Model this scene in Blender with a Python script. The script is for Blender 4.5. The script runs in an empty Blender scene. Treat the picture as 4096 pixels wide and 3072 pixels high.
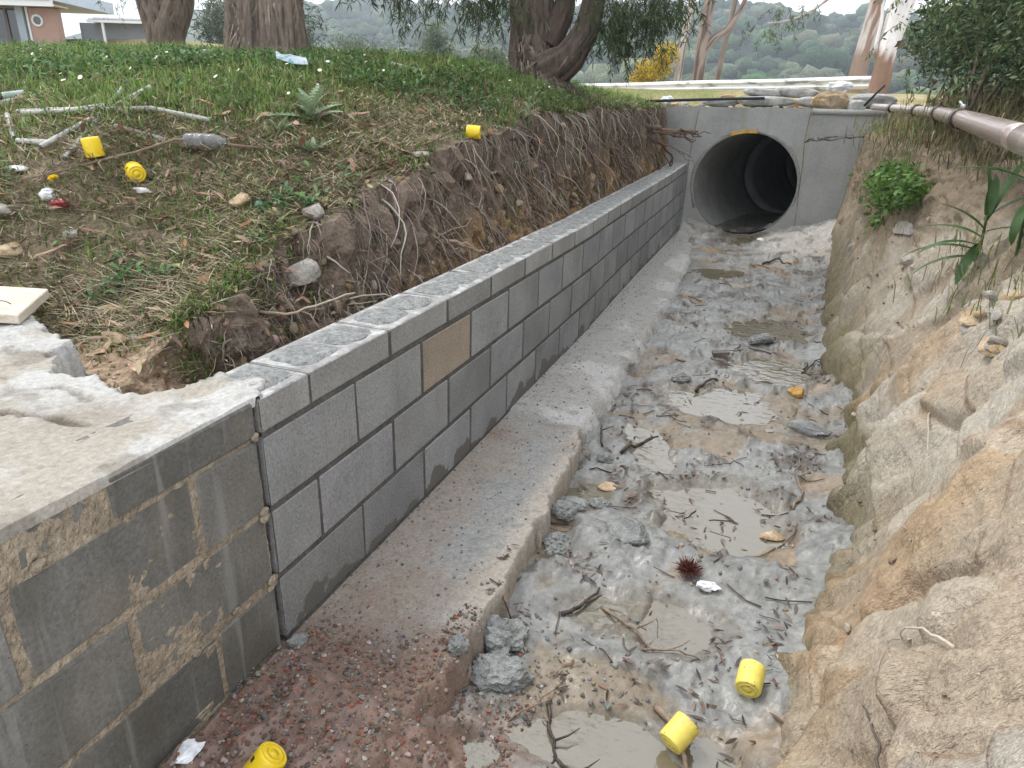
import bpy, math, random
import numpy as np
from mathutils import Matrix, Vector, Euler

# ---------------------------------------------------------------- camera, sky, sun, exposure
scene = bpy.context.scene
COL = scene.collection
random.seed(11)
RN = np.random.default_rng(11)
R = math.radians

def rot_axes(yaw, pitch, roll):
    f = Vector((math.sin(yaw)*math.cos(pitch), math.cos(yaw)*math.cos(pitch), -math.sin(pitch)))
    r = Vector((math.cos(yaw), -math.sin(yaw), 0)); u = r.cross(f)
    return r*math.cos(roll)+u*math.sin(roll), u*math.cos(roll)-r*math.sin(roll), f
CAM = Vector((1.055, -1.153, 1.341))
_r, _u, _f = rot_axes(R(-20.487), R(21.92), R(1.595))
cd = bpy.data.cameras.new('camera'); cam = bpy.data.objects.new('camera', cd); COL.objects.link(cam)
cam.matrix_world = Matrix(((_r.x,_u.x,-_f.x,CAM.x),(_r.y,_u.y,-_f.y,CAM.y),(_r.z,_u.z,-_f.z,CAM.z),(0,0,0,1)))
cd.lens = 24.52; cd.sensor_width = 36; cd.sensor_fit = 'HORIZONTAL'; cd.clip_start = .02; cd.clip_end = 6000
scene.camera = cam

SUN_EL, SUN_AZ = 58, 285          # azimuth: degrees clockwise from +Y, light comes from there
w = bpy.data.worlds.new('World'); scene.world = w; w.use_nodes = True
nt = w.node_tree; nt.nodes.clear()
wo = nt.nodes.new('ShaderNodeOutputWorld'); bg = nt.nodes.new('ShaderNodeBackground')
sky = nt.nodes.new('ShaderNodeTexSky'); sky.sky_type = 'NISHITA'; sky.sun_disc = False
sky.sun_elevation = R(SUN_EL); sky.sun_rotation = R(SUN_AZ); sky.air_density = 1.0; sky.dust_density = 6.0; sky.ozone_density = 1.0
hs = nt.nodes.new('ShaderNodeHueSaturation'); hs.inputs['Saturation'].default_value = .22   # grey-white cloud cover
cl = nt.nodes.new('ShaderNodeMix'); cl.data_type = 'RGBA'; cl.inputs[0].default_value = .85; cl.inputs[7].default_value = (6.5, 6.7, 7.0, 1)   # even cloud cover over it
nt.links.new(sky.outputs[0], hs.inputs['Color']); nt.links.new(hs.outputs[0], cl.inputs[6]); nt.links.new(cl.outputs[2], bg.inputs[0]); nt.links.new(bg.outputs[0], wo.inputs[0])
bg.inputs[1].default_value = .15
sl = bpy.data.lights.new('sun', 'SUN'); sl.energy = 1.1; sl.angle = R(16); sl.color = (1, .96, .9)
so = bpy.data.objects.new('sun', sl); COL.objects.link(so)
_sd = Vector((math.sin(R(SUN_AZ))*math.cos(R(SUN_EL)), math.cos(R(SUN_AZ))*math.cos(R(SUN_EL)), math.sin(R(SUN_EL))))
so.rotation_euler = _sd.to_track_quat('Z', 'Y').to_euler(); so.location = (0, 0, 20)
vs = scene.view_settings
vs.view_transform = 'Standard'; vs.look = 'None'; vs.gamma = 1; vs.use_curve_mapping = False; vs.exposure = .93
scene.cycles.use_denoising = True
scene.cycles.max_bounces = 6; scene.cycles.diffuse_bounces = 2; scene.cycles.glossy_bounces = 2
scene.cycles.transmission_bounces = 4; scene.cycles.transparent_max_bounces = 6; scene.cycles.volume_bounces = 0
scene.cycles.caustics_reflective = False; scene.cycles.caustics_refractive = False

# ---------------------------------------------------------------- numpy noise
def _hash(ix, iy, iz, seed):
    h = (ix.astype(np.int64)*374761393 + iy.astype(np.int64)*668265263 + iz.astype(np.int64)*2147483647 + seed*974711) & 0xffffffff
    h = ((h ^ (h >> 13))*1274126177) & 0xffffffff
    return ((h ^ (h >> 16)) & 0xffff)/65535.0*2-1
def vnoise(p, seed=0):
    p = np.asarray(p, float); i = np.floor(p); f = p-i; f = f*f*f*(f*(f*6-15)+10)
    i = i.astype(np.int64); o = 0
    for a in (0, 1):
        wa = f[:, 0] if a else 1-f[:, 0]
        for b in (0, 1):
            wb = f[:, 1] if b else 1-f[:, 1]
            for c in (0, 1):
                wc = f[:, 2] if c else 1-f[:, 2]
                o = o + wa*wb*wc*_hash(i[:, 0]+a, i[:, 1]+b, i[:, 2]+c, seed)
    return o
def fbm(p, scale=1., octv=4, seed=0, gain=.5, ridged=False):
    p = np.asarray(p, float)*scale
    if p.shape[1] == 2: p = np.c_[p, np.zeros(len(p))]
    s = 0; a = 1.; t = 0
    for k in range(octv):
        n = vnoise(p*(2.03**k)+17.3*k, seed+k)
        if ridged: n = 1-2*np.abs(n)
        s = s+a*n; t += a; a *= gain
    return s/t
def sstep(a, b, x):
    t = np.clip((x-a)/(b-a), 0, 1); return t*t*(3-2*t)
def interp(x, tab):
    t = np.array(tab); return np.interp(x, t[:, 0], t[:, 1])
def mixc(a, b, t):
    return a*(1-t[:, None])+np.asarray(b)[None, :]*t[:, None]
def worley(P, seed):
    """jittered-grid cells of unit size: cell random ids (4 per cell), offset to the centre, d1, d2"""
    b = np.floor(P); d1 = np.full(len(P), 9.); d2 = np.full(len(P), 9.); ic = np.zeros((len(P), 2)); off = np.zeros((len(P), 2)); z = np.zeros(len(P))
    for i in (-1, 0, 1):
        for j in (-1, 0, 1):
            c = b+(i, j); h = np.c_[_hash(c[:, 0], c[:, 1], z, seed), _hash(c[:, 0], c[:, 1], z, seed+1)]; v = P-(c+.5+.46*h); d = np.sqrt((v*v).sum(1))
            n = d < d1; d2 = np.where(n, d1, np.minimum(d2, d)); off[n] = v[n]; ic[n] = c[n]; d1 = np.where(n, d, d1)
    return [_hash(ic[:, 0], ic[:, 1], z, seed+2+k) for k in range(4)], off, d1, d2
class TPS:
    def __init__(s, P, smooth=.002):
        P = np.array(P, float); s.c = P[:, :2]; n = len(P)
        K = s.k(s.c)+np.eye(n)*smooth; A = np.zeros((n+3, n+3)); A[:n, :n] = K; A[:n, n] = 1; A[:n, n+1:] = s.c
        A[n, :n] = 1; A[n+1:, :n] = s.c.T
        s.w = np.linalg.solve(A, np.r_[P[:, 2], 0, 0, 0])
    def k(s, q):
        r2 = ((q[:, None]-s.c[None])**2).sum(-1)+1e-12; return .5*r2*np.log(r2)
    def __call__(s, x, y):
        q = np.c_[np.ravel(x), np.ravel(y)]; o = np.zeros(len(q)); n = len(s.c)
        for k in range(0, len(q), 50000):
            z = q[k:k+50000]; o[k:k+50000] = s.k(z)@s.w[:n]+s.w[n]+z@s.w[n+1:]
        return o.reshape(np.shape(x))

# ---------------------------------------------------------------- mesh helpers
def mk(name, V, F, mat=None, parent=None, smooth=True, col=None, loc=None, fmat=None, mats=None):
    me = mesh(name, V, F, mat, smooth, col, fmat, mats)
    return ob(name, me, parent, loc)
def mesh(name, V, F, mat=None, smooth=True, col=None, fmat=None, mats=None):
    V = np.asarray(V, np.float32); me = bpy.data.meshes.new(name)
    if not isinstance(F, list): F = [F]
    F = [np.asarray(f, np.int32) for f in F if len(f)]
    nl = sum(f.size for f in F); npoly = sum(len(f) for f in F)
    me.vertices.add(len(V)); me.vertices.foreach_set('co', V.ravel())
    me.loops.add(nl); me.polygons.add(npoly)
    me.loops.foreach_set('vertex_index', np.concatenate([f.ravel() for f in F]))
    tot = np.concatenate([np.full(len(f), f.shape[1], np.int32) for f in F]); st = np.r_[0, np.cumsum(tot)[:-1]].astype(np.int32)
    me.polygons.foreach_set('loop_start', st); me.polygons.foreach_set('loop_total', tot)
    me.polygons.foreach_set('use_smooth', np.full(npoly, smooth, bool))
    for m in (mats or ([mat] if mat else [])): me.materials.append(m)
    if fmat is not None: me.polygons.foreach_set('material_index', np.asarray(fmat, np.int32))
    if col is not None:
        a = me.color_attributes.new('Col', 'FLOAT_COLOR', 'POINT')
        c = np.asarray(col, np.float32); c = np.c_[c, np.ones(len(c), np.float32)] if c.shape[1] == 3 else c
        a.data.foreach_set('color', np.clip(c, 0, 1).ravel())
    me.update(calc_edges=True); me.validate(); return me
def ob(name, me, parent=None, loc=None, rot=None, scale=None):
    o = bpy.data.objects.new(name, me); COL.objects.link(o)
    if parent: o.parent = parent
    if loc is not None: o.location = loc
    if rot is not None: o.rotation_euler = rot
    if scale is not None: o.scale = scale
    return o
def tag(o, label=None, cat=None, group=None, kind=None):
    if label: o['label'] = label
    if cat: o['category'] = cat
    if group: o['group'] = group
    if kind: o['kind'] = kind
    return o
def empty(name, loc=(0, 0, 0), rot=None):
    o = bpy.data.objects.new(name, None); COL.objects.link(o); o.location = loc; o.empty_display_size = .1
    if rot is not None: o.rotation_euler = rot
    return o
def gridF(nu, nv):
    """quads of a grid whose vertices run index = i*nv+j"""
    i, j = np.meshgrid(np.arange(nu-1), np.arange(nv-1), indexing='ij'); a = (i*nv+j).ravel()
    return np.c_[a, a+nv, a+nv+1, a+1]
class MB:
    """collects vertices, faces and colours of one mesh"""
    def __init__(s): s.v = []; s.q = []; s.t = []; s.c = []; s.n = 0
    def add(s, V, Q=None, T=None, C=None):
        V = np.asarray(V, float); s.v.append(V)
        if Q is not None and len(Q): s.q.append(np.asarray(Q)+s.n)
        if T is not None and len(T): s.t.append(np.asarray(T)+s.n)
        s.c.append(np.tile(np.asarray(C if C is not None else (1, 1, 1), float), (len(V), 1)) if C is None or np.ndim(C) == 1 else np.asarray(C))
        s.n += len(V); return s
    def box(s, a, b, C=None, M=None):
        (x0, y0, z0), (x1, y1, z1) = a, b
        V = np.array([(x0,y0,z0),(x1,y0,z0),(x1,y1,z0),(x0,y1,z0),(x0,y0,z1),(x1,y0,z1),(x1,y1,z1),(x0,y1,z1)], float)
        if M is not None: V = (np.array(M.to_3x3())@V.T).T+np.array(M.translation)
        return s.add(V, [(3,2,1,0),(4,5,6,7),(0,1,5,4),(1,2,6,5),(2,3,7,6),(3,0,4,7)], None, C)
    def tube(s, P, rad, n=6, C=None, caps=True, twist=0, ring=None):
        P = np.asarray(P, float); m = len(P); rad = np.broadcast_to(np.asarray(rad, float), (m,))
        T = np.gradient(P, axis=0); T /= np.linalg.norm(T, axis=1)[:, None]+1e-12
        a = np.array([0, 0, 1.]) if abs(T[0][2]) < .9 else np.array([1., 0, 0])
        nrm = np.cross(T[0], a); nrm /= np.linalg.norm(nrm); N = []
        for k in range(m):
            nrm = nrm-T[k]*(nrm@T[k]); nrm /= np.linalg.norm(nrm)+1e-12; N.append(nrm)
        N = np.array(N); B = np.cross(T, N)
        an = np.arange(n)/n*2*math.pi
        rr = rad[:, None]*np.ones(n)[None] if ring is None else rad[:, None]*ring
        V = P[:, None]+rr[..., None]*(np.cos(an)[None, :, None]*N[:, None]+np.sin(an)[None, :, None]*B[:, None])
        V = V.reshape(-1, 3); i, j = np.meshgrid(np.arange(m-1), np.arange(n), indexing='ij'); j2 = (j+1) % n
        Q = np.c_[(i*n+j).ravel(), (i*n+j2).ravel(), ((i+1)*n+j2).ravel(), ((i+1)*n+j).ravel()]
        tr = None
        if caps:
            V = np.vstack([V, P[0], P[-1]]); e = m*n; k = np.arange(n); k2 = (k+1) % n
            tr = np.vstack([np.c_[k2, k, np.full(n, e)], np.c_[(m-1)*n+k, (m-1)*n+k2, np.full(n, e+1)]])
        if C is not None and np.ndim(C) == 2 and len(C) == m:
            C = np.repeat(C, n, 0); C = np.vstack([C, C[:1], C[-1:]]) if caps else C
        return s.add(V, Q, tr, C)
    def build(s, name, mat, parent=None, smooth=True, loc=None, usecol=True):
        return mk(name, np.vstack(s.v), [np.vstack(z) for z in (s.q, s.t) if z], mat, parent, smooth, np.vstack(s.c) if usecol else None, loc)
    def mesh(s, name, mat, smooth=True):
        return mesh(name, np.vstack(s.v), [np.vstack(z) for z in (s.q, s.t) if z], mat, smooth, np.vstack(s.c))
_ico = {}
def ico(sub):
    if sub not in _ico:
        import bmesh
        b = bmesh.new(); bmesh.ops.create_icosphere(b, subdivisions=sub, radius=1)
        b.verts.ensure_lookup_table(); _ico[sub] = (np.array([v.co[:] for v in b.verts]), np.array([[v.index for v in f.verts] for f in b.faces])); b.free()
    return _ico[sub]
def rock(sub, size, seed, cuts=7, rough=.12):
    """angular stone: a sphere cut by random planes, then roughened"""
    V, F = ico(sub); V = V.copy(); r = np.random.default_rng(seed)
    for k in range(cuts):
        n = r.normal(size=3); n /= np.linalg.norm(n); d = r.uniform(.45, .8); h = V@n
        V = V-np.maximum(h-d, 0)[:, None]*n[None]*.93
    V = V*(1+rough*fbm(V, 2.2, 3, seed)[:, None])
    return V*np.asarray(size)[None], F
def leafV(L, W, bend, n=3):
    """flat pointed leaf along +Y with a droop, V (2n+... ) quads"""
    t = np.linspace(0, 1, n+1); wv = W*.5*np.sin(np.pi*np.clip(t*.93+.05, 0, 1))**.8; wv[-1] = 0
    z = -bend*L*t*t
    V = np.r_[np.c_[-wv, t*L, z], np.c_[wv, t*L, z]]; m = n+1
    return V, np.array([(k, k+m, k+m+1, k+1) for k in range(n)])
def scatter(mb, V, Q, P, A, S, C):
    """place many copies of one small mesh: positions P, 3x3 rotation matrices A, scales S, colours C"""
    n = len(P); m = len(V)
    W = np.einsum('nij,mj->nmi', A, V)*np.reshape(S, (n, 1, 1))+P[:, None]
    F = (Q[None]+(np.arange(n)*m)[:, None, None]).reshape(-1, Q.shape[1])
    cc = np.repeat(C, m, 0)
    mb.add(W.reshape(-1, 3), F if Q.shape[1] == 4 else None, F if Q.shape[1] == 3 else None, cc)
def eulA(rx, ry, rz):
    cx, sx, cy, sy, cz, sz = np.cos(rx), np.sin(rx), np.cos(ry), np.sin(ry), np.cos(rz), np.sin(rz)
    o = np.zeros((len(cx), 3, 3))
    o[:, 0, 0] = cz*cy; o[:, 0, 1] = cz*sy*sx-sz*cx; o[:, 0, 2] = cz*sy*cx+sz*sx
    o[:, 1, 0] = sz*cy; o[:, 1, 1] = sz*sy*sx+cz*cx; o[:, 1, 2] = sz*sy*cx-cz*sx
    o[:, 2, 0] = -sy; o[:, 2, 1] = cy*sx; o[:, 2, 2] = cy*cx
    return o

# ---------------------------------------------------------------- materials
def M(name, ramp=None, scale=8., detail=4., rough=.85, bump=.3, bscale=40., attr=False, spec=.3, stretch=None, var=.25, speck=None, sub=0., metal=0., wet=None, trans=0., bdist=.01, objcol=False, rand=0., bump2=None):
    """procedural material: noise ramp or vertex colour, fine value noise, bump; `speck` (colour, size, amount) adds dots"""
    m = bpy.data.materials.new(name); m.use_nodes = True; n = m.node_tree.nodes; l = m.node_tree.links
    b = n['Principled BSDF']; tc = n.new('ShaderNodeTexCoord'); src = tc.outputs['Object']
    if rand:
        oi = n.new('ShaderNodeObjectInfo'); va = n.new('ShaderNodeVectorMath'); va.operation = 'MULTIPLY_ADD'
        cb = n.new('ShaderNodeCombineXYZ'); l.new(oi.outputs['Random'], cb.inputs[0]); l.new(oi.outputs['Random'], cb.inputs[1])
        va.inputs[1].default_value = (37.1, 91.7, 0); l.new(cb.outputs[0], va.inputs[0]); l.new(src, va.inputs[2]); src = va.outputs[0]
    if stretch:
        mp = n.new('ShaderNodeMapping'); mp.inputs['Scale'].default_value = stretch; l.new(src, mp.inputs[0]); src = mp.outputs[0]
    def noise(sc, de, ro=.6):
        t = n.new('ShaderNodeTexNoise'); t.inputs['Scale'].default_value = sc; t.inputs['Detail'].default_value = de; t.inputs['Roughness'].default_value = ro
        l.new(src, t.inputs['Vector']); return t.outputs['Fac']
    def mixn(kind, fac, A, B):
        x = n.new('ShaderNodeMix'); x.data_type = 'RGBA'; x.blend_type = kind
        if isinstance(fac, float): x.inputs[0].default_value = fac
        else: l.new(fac, x.inputs[0])
        for s_, v in ((6, A), (7, B)):
            if isinstance(v, tuple): x.inputs[s_].default_value = (*v, 1)
            else: l.new(v, x.inputs[s_])
        return x.outputs[2]
    if attr:
        at = n.new('ShaderNodeAttribute'); at.attribute_name = 'Col'; c = at.outputs['Color']
    else:
        rp = n.new('ShaderNodeValToRGB'); e = rp.color_ramp.elements
        ramp = ramp if isinstance(ramp, list) else [(0, ramp), (1, ramp)]
        while len(e) < len(ramp): e.new(.5)
        for q, (ps, cc) in zip(e, ramp): q.position = ps; q.color = (*cc, 1)
        l.new(noise(scale, detail), rp.inputs[0]); c = rp.outputs[0]
    if objcol:
        oi2 = n.new('ShaderNodeObjectInfo'); c = mixn('MULTIPLY', 1., c, oi2.outputs['Color'])
    if var:
        mr = n.new('ShaderNodeMapRange'); mr.inputs[1].default_value = .3; mr.inputs[2].default_value = .7
        mr.inputs[3].default_value = 1-var; mr.inputs[4].default_value = 1+var
        l.new(noise(bscale*.8, 3, .7), mr.inputs[0]); c = mixn('MULTIPLY', 1., c, mr.outputs[0])
    if speck:
        vo = n.new('ShaderNodeTexVoronoi'); vo.inputs['Scale'].default_value = speck[1]; l.new(src, vo.inputs['Vector'])
        lt = n.new('ShaderNodeMath'); lt.operation = 'LESS_THAN'; lt.inputs[1].default_value = speck[2]; l.new(vo.outputs['Distance'], lt.inputs[0])
        c = mixn('MIX', lt.outputs[0], c, speck[0])
    l.new(c, b.inputs['Base Color'])
    b.inputs['Roughness'].default_value = rough; b.inputs['Specular IOR Level'].default_value = spec; b.inputs['Metallic'].default_value = metal
    if wet:      # wet = (low roughness, high roughness, scale): glistening patches
        mr = n.new('ShaderNodeMapRange'); mr.inputs[1].default_value = .42; mr.inputs[2].default_value = .58; mr.inputs[3].default_value = wet[0]; mr.inputs[4].default_value = wet[1]
        l.new(noise(wet[2], 4), mr.inputs[0]); l.new(mr.outputs[0], b.inputs['Roughness'])
    if bump:
        bn = n.new('ShaderNodeBump'); bn.inputs['Strength'].default_value = bump; bn.inputs['Distance'].default_value = bdist
        l.new(noise(bscale, 3, .65), bn.inputs['Height']); l.new(bn.outputs[0], b.inputs['Normal'])
    if bump2:    # coarse broken relief under the fine one: (scale, strength, distance, mapping scale, rotation)
        m2 = n.new('ShaderNodeMapping'); m2.inputs['Scale'].default_value = bump2[3]; m2.inputs['Rotation'].default_value = bump2[4]; l.new(tc.outputs['Object'], m2.inputs[0])
        t2 = n.new('ShaderNodeTexNoise'); t2.inputs['Scale'].default_value = bump2[0]; t2.inputs['Detail'].default_value = 5; t2.inputs['Roughness'].default_value = .70; l.new(m2.outputs[0], t2.inputs['Vector'])
        v2 = n.new('ShaderNodeTexVoronoi'); v2.inputs['Scale'].default_value = bump2[0]*.75; l.new(m2.outputs[0], v2.inputs['Vector'])
        ad = n.new('ShaderNodeMath'); ad.operation = 'MULTIPLY_ADD'; l.new(v2.outputs['Distance'], ad.inputs[0]); ad.inputs[1].default_value = -.12; l.new(t2.outputs['Fac'], ad.inputs[2])
        b2 = n.new('ShaderNodeBump'); b2.inputs['Strength'].default_value = bump2[1]; b2.inputs['Distance'].default_value = bump2[2]; l.new(ad.outputs[0], b2.inputs['Height']); l.new(b2.outputs[0], bn.inputs['Normal'])
    if trans:    # thin leaf: light passes through
        tr = n.new('ShaderNodeBsdfTranslucent'); l.new(c, tr.inputs[0]); ms = n.new('ShaderNodeMixShader'); ms.inputs[0].default_value = trans
        l.new(b.outputs[0], ms.inputs[1]); l.new(tr.outputs[0], ms.inputs[2]); l.new(ms.outputs[0], n['Material Output'].inputs[0])
    return m
# ================================================================ TERRAIN SHAPES
LIP = [(-1, -.75, .5), (.1, -.70, .56), (.3, -.64, .62), (.8, -.55, .82), (1.5, -.56, 1.0), (2.2, -.51, 1.13), (3.2, -.54, 1.24), (4.6, -.50, 1.28), (6, -.47, 1.31), (7.6, -.42, 1.34), (15, -.42, 1.4)]
LIPX = [(a, b) for a, b, c in LIP]; LIPZ = [(a, c) for a, b, c in LIP]
BANK = TPS([(-.9,.3,.60),(-.56,.2,.56),(-1.3,.4,.66),(-2.2,.5,.86),(-1,-.4,.50),(-.5,-.3,.48),(-2.5,-.5,.7),(-1.06,.67,.73),(-.93,.9,.87),(-1.48,.92,1.08),
  (-1.36,.97,1.03),(-1.06,1.65,1.15),(-3.45,3.06,1.58),(-4.3,2.7,1.57),(-2.6,3.38,1.58),(-1.2,3.9,1.55),(-1.8,4.2,1.60),(-.96,5.1,1.48),(-.7,6.2,1.38),(-1.2,7.3,1.46),(-3,6,1.62),
  (-6,5,1.66),(-9,8,1.62),(-4,10,1.55),(-1,10,1.42),(-12,4,1.6),(-7,1.5,1.42),(-4,.8,1.15),(-2.6,1.6,1.34),(-14,14,1.5),(-2,14,1.4)]
  + [(b, a, c) for a, b, c in LIP[1:-1]])
def HB(x, y):
    """left bank without its roughness: lawn surface, cut face beside the wall, trench floor"""
    x = np.asarray(x, float); y = np.asarray(y, float)
    xl = interp(y, LIPX)+.03*np.sin(y*5.1)+.022*np.sin(y*11.3+1)+.014*np.sin(y*23.7+2)+.010*np.sin(y*41+.5); S = BANK(np.minimum(x, xl), y)
    foot = -.30-.02*np.sin(y*7); t = np.clip((x-xl)/(foot-xl), 0, 1)
    steep = interp(y, [(0, 1.0), (.8, .95), (1.6, .78), (8, .70)])
    z = S*(1-t**steep)+.08*t**steep
    return np.where(x > xl, z, S)
def bedz(x, y):
    """floor of the drain: falls towards the viewer, dished at the culvert mouth"""
    z = -.125+.014*np.asarray(y, float)
    far = sstep(5.6, 7.2, y)
    z = z+far*(.03+.26*np.clip(np.abs(x-.62)-.16, 0, 1)**1.1)
    return z
TOE = [(-2, 1.1), (-.6, 1.10), (.17, 1.17), (.6, 1.21), (1.0, 1.32), (1.5, 1.39), (2.5, 1.46), (3.5, 1.39), (5.1, 1.45), (7.4, 1.53), (9, 1.6)]
LEAN = [(-1, .62), (1, .58), (2.5, .50), (5, .30), (7.5, .20), (9, .2)]
def XR(y, z):
    """x of the right-hand rock face at height z"""
    return interp(y, TOE)+interp(y, LEAN)*(z+.1)/1.3
PUD = [  # centre x, y, half length x, y, rotation
  (1.00, 1.30, .27, .30, .3), (.86, .60, .26, .15, .1), (1.10, 3.82, .34, .34, .1), (1.13, 3.0, .30, .24, .1), (.87, 2.40, .33, .24, -.2),
  (.50, 1.26, .11, .12, 0), (.80, .11, .25, .10, .2), (.63, 7.1, .22, .55, 0), (1.10, .12, .11, .10, 0), (.55, -.02, .09, .06, .3), (.66, 1.75, .10, .22, .5), (.62, 5.4, .26, .3, 0)]
def pud(x, y):
    m = np.zeros(np.shape(x))
    for cx, cy, a, b, r in PUD:
        dx, dy = x-cx, y-cy; c, s = math.cos(r), math.sin(r)
        q = np.sqrt(((dx*c+dy*s)/a)**2+((-dx*s+dy*c)/b)**2); m = np.maximum(m, 1-sstep(.55, 1.15, q+.25*fbm(np.c_[np.ravel(x), np.ravel(y)], 9, 2, 3).reshape(np.shape(x))))
    return m
def gnorm(P):
    du = np.gradient(P, axis=0); dv = np.gradient(P, axis=1); n = np.cross(du, dv)
    return n/(np.linalg.norm(n, axis=2)[..., None]+1e-12)
def spaced(a, b, d0, d1):
    """samples from a to b, step growing from d0 to d1"""
    o = [a]
    while o[-1] < b: o.append(o[-1]+d0+(d1-d0)*(o[-1]-a)/(b-a))
    return np.array(o)
A3 = lambda *c: np.array(c, float)

# ---------------------------------------------------------------- left bank
yy = np.r_[spaced(-.9, 8.2, .010, .040), spaced(8.3, 16, .1, .4)]
xx = -np.r_[spaced(.262, .80, .0055, .0065), spaced(.81, 2.5, .010, .022), spaced(2.55, 14, .03, .4)]
X, Y = np.meshgrid(xx, yy, indexing='ij'); Z = HB(X, Y); P = np.dstack([X, Y, Z])
N = gnorm(P); N *= np.sign(N[..., 2:3]+1e-9); p = P.reshape(-1, 3); nz = N.reshape(-1, 3)[:, 2]
face = (1-sstep(.55, .85, nz))*(p[:, 0] > -.9)
near = 1-sstep(2, 5, -p[:, 0])
n1 = fbm(p, 5.5, 4, 1); n2 = fbm(p*A3(1, 1, .6), 17, 4, 5); n3 = fbm(p, 55, 3, 9, ridged=True)
dsp = n1*(.030+.06*face)+n2*(.010+.055*face)+n3*(.004+.012*face)*near
Pd = p+N.reshape(-1, 3)*dsp[:, None]
bury = sstep(.02, -.12, p[:, 1])*(p[:, 0] > -2.2); Pd[:, 2] = np.where(bury > 0, np.minimum(Pd[:, 2], .62-.1*bury), Pd[:, 2])
# colours: topsoil over yellow subsoil, bare pale pocket beside the slab, thatch under the grass
thatch = A3(.245, .20, .138); top = A3(.16, .125, .098); subs = A3(.27, .175, .088); pale = A3(.36, .265, .185)
cb = np.tile(thatch, (len(p), 1)); cb = mixc(cb, A3(.125, .12, .06), sstep(-.1, .5, n1))
depth = interp(p[:, 1], LIPZ)-p[:, 2]+.12*n1+.05*n2
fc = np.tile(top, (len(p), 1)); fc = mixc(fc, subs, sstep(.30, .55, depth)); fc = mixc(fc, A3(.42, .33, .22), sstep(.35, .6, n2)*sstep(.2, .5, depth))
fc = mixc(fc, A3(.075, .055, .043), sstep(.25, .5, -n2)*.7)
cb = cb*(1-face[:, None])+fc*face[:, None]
pk = (1-sstep(.26, .46, p[:, 1]+.12*n1))*sstep(-2.4, -1.9, p[:, 0]); cb = mixc(cb, pale, pk*.95)
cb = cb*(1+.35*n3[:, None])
SOIL = M('soil', attr=True, rough=.95, bump=.6, bscale=90, var=.35, spec=.15, bump2=(30, .6, .025, (1, 1, .8), (0, 0, 0)))
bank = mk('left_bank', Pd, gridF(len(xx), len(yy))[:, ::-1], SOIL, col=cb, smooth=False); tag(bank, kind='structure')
_bankP = Pd.reshape(len(xx), len(yy), 3)
def HBd(x, y):
    """height of the roughened bank by nearest grid sample"""
    i = np.clip(np.searchsorted(-xx, -np.asarray(x)), 0, len(xx)-1); j = np.clip(np.searchsorted(yy, np.asarray(y)), 0, len(yy)-1)
    return _bankP[i, j, 2]

# ---------------------------------------------------------------- drain floor: grey mud, bedrock, basins for the puddles
yb = spaced(-.75, 7.9, .0085, .034); xb = np.linspace(.02, 1.95, 250)
X, Y = np.meshgrid(xb, yb, indexing='ij'); p2 = np.c_[X.ravel(), Y.ravel()]
z = bedz(p2[:, 0], p2[:, 1]); pm = pud(p2[:, 0], p2[:, 1])
m1 = fbm(p2, 3.1, 4, 21); m2 = fbm(p2*A3(1, 1), 13, 4, 23); m3 = fbm(p2, 48, 3, 27); rid = fbm(p2, 30, 3, 29, ridged=True)
mudm = sstep(-.12, .12, fbm(p2, 4.3, 4, 41)+.25*m2+.02+.16*sstep(2.2, 4, p2[:, 1]))          # grey mud over bedrock
clod = sstep(.05, .5, fbm(p2, 7.5, 3, 44))*mudm
z = z+.020*m1+.009*m2+.0028*m3+mudm*(.007+.006*np.maximum(rid, 0))+clod*(.012+.022*np.abs(m2)+.010*rid)
z = z*(1-.0*pm)-pm*.030+pm*(-.6)*(.022*m1+.012*m2)
# rough rock hump in the foreground right, gravel heap at the near left
hump = np.exp(-(((p2[:, 0]-.78)/.17)**2+((p2[:, 1]-.34)/.12)**2)); z += .035*hump
hump2 = np.exp(-(((p2[:, 0]-1.15)/.13)**2+((p2[:, 1]-.93)/.10)**2)); z += .05*hump2
hump3 = np.exp(-(((p2[:, 0]-.66)/.15)**2+((p2[:, 1]-.96)/.12)**2)); z += .03*hump3
hump4 = np.exp(-(((p2[:, 0]-.92)/.25)**2+((p2[:, 1]-1.95)/.14)**2)); z += .045*hump4
gv = (1-sstep(-.05, .17, p2[:, 1]-.10*(p2[:, 0]-.3)+.1*m1))*(1-sstep(.55, .78, p2[:, 0]+.1*m2))
z += gv*(.125*(1-sstep(.28, .62, p2[:, 0]))+.01)+gv*(.003*rid-.02*m1-.008*m2)
z += .05*sstep(.02, .25, p2[:, 0]-interp(p2[:, 1], TOE)+.12)
grey = A3(.235, .238, .230); greyd = A3(.155, .158, .152); brown = A3(.215, .172, .125); tan = A3(.285, .215, .145); red = A3(.175, .105, .08)
cb = mixc(np.tile(brown, (len(z), 1)), tan, sstep(.0, .4, m1)); cb = mixc(cb, A3(.21, .185, .145), sstep(.0, .5, -m1+.5*m2))
cb = mixc(cb, grey, mudm); cb = mixc(cb, greyd, mudm*sstep(.0, .45, m2)*.8)
cb = mixc(cb, A3(.17, .142, .10), pm*.75); cb = mixc(cb, A3(.13, .115, .088), np.exp(-((pm-.22)/.16)**2)*.55)
cb = mixc(cb, A3(.40, .385, .355), sstep(5.7, 6.8, p2[:, 1])*sstep(.22, .38, np.abs(p2[:, 0]-.62)+.1*m2)*.9)
cb = mixc(cb, A3(.075, .052, .04), sstep(.22, .42, fbm(p2*A3(1.6, 1), 6.5, 4, 52)+.25*m3)*sstep(.5, 1.2, p2[:, 1])*.55)
cb = mixc(cb, red, gv*.9); cb *= (1+.28*m3)[:, None]
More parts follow.
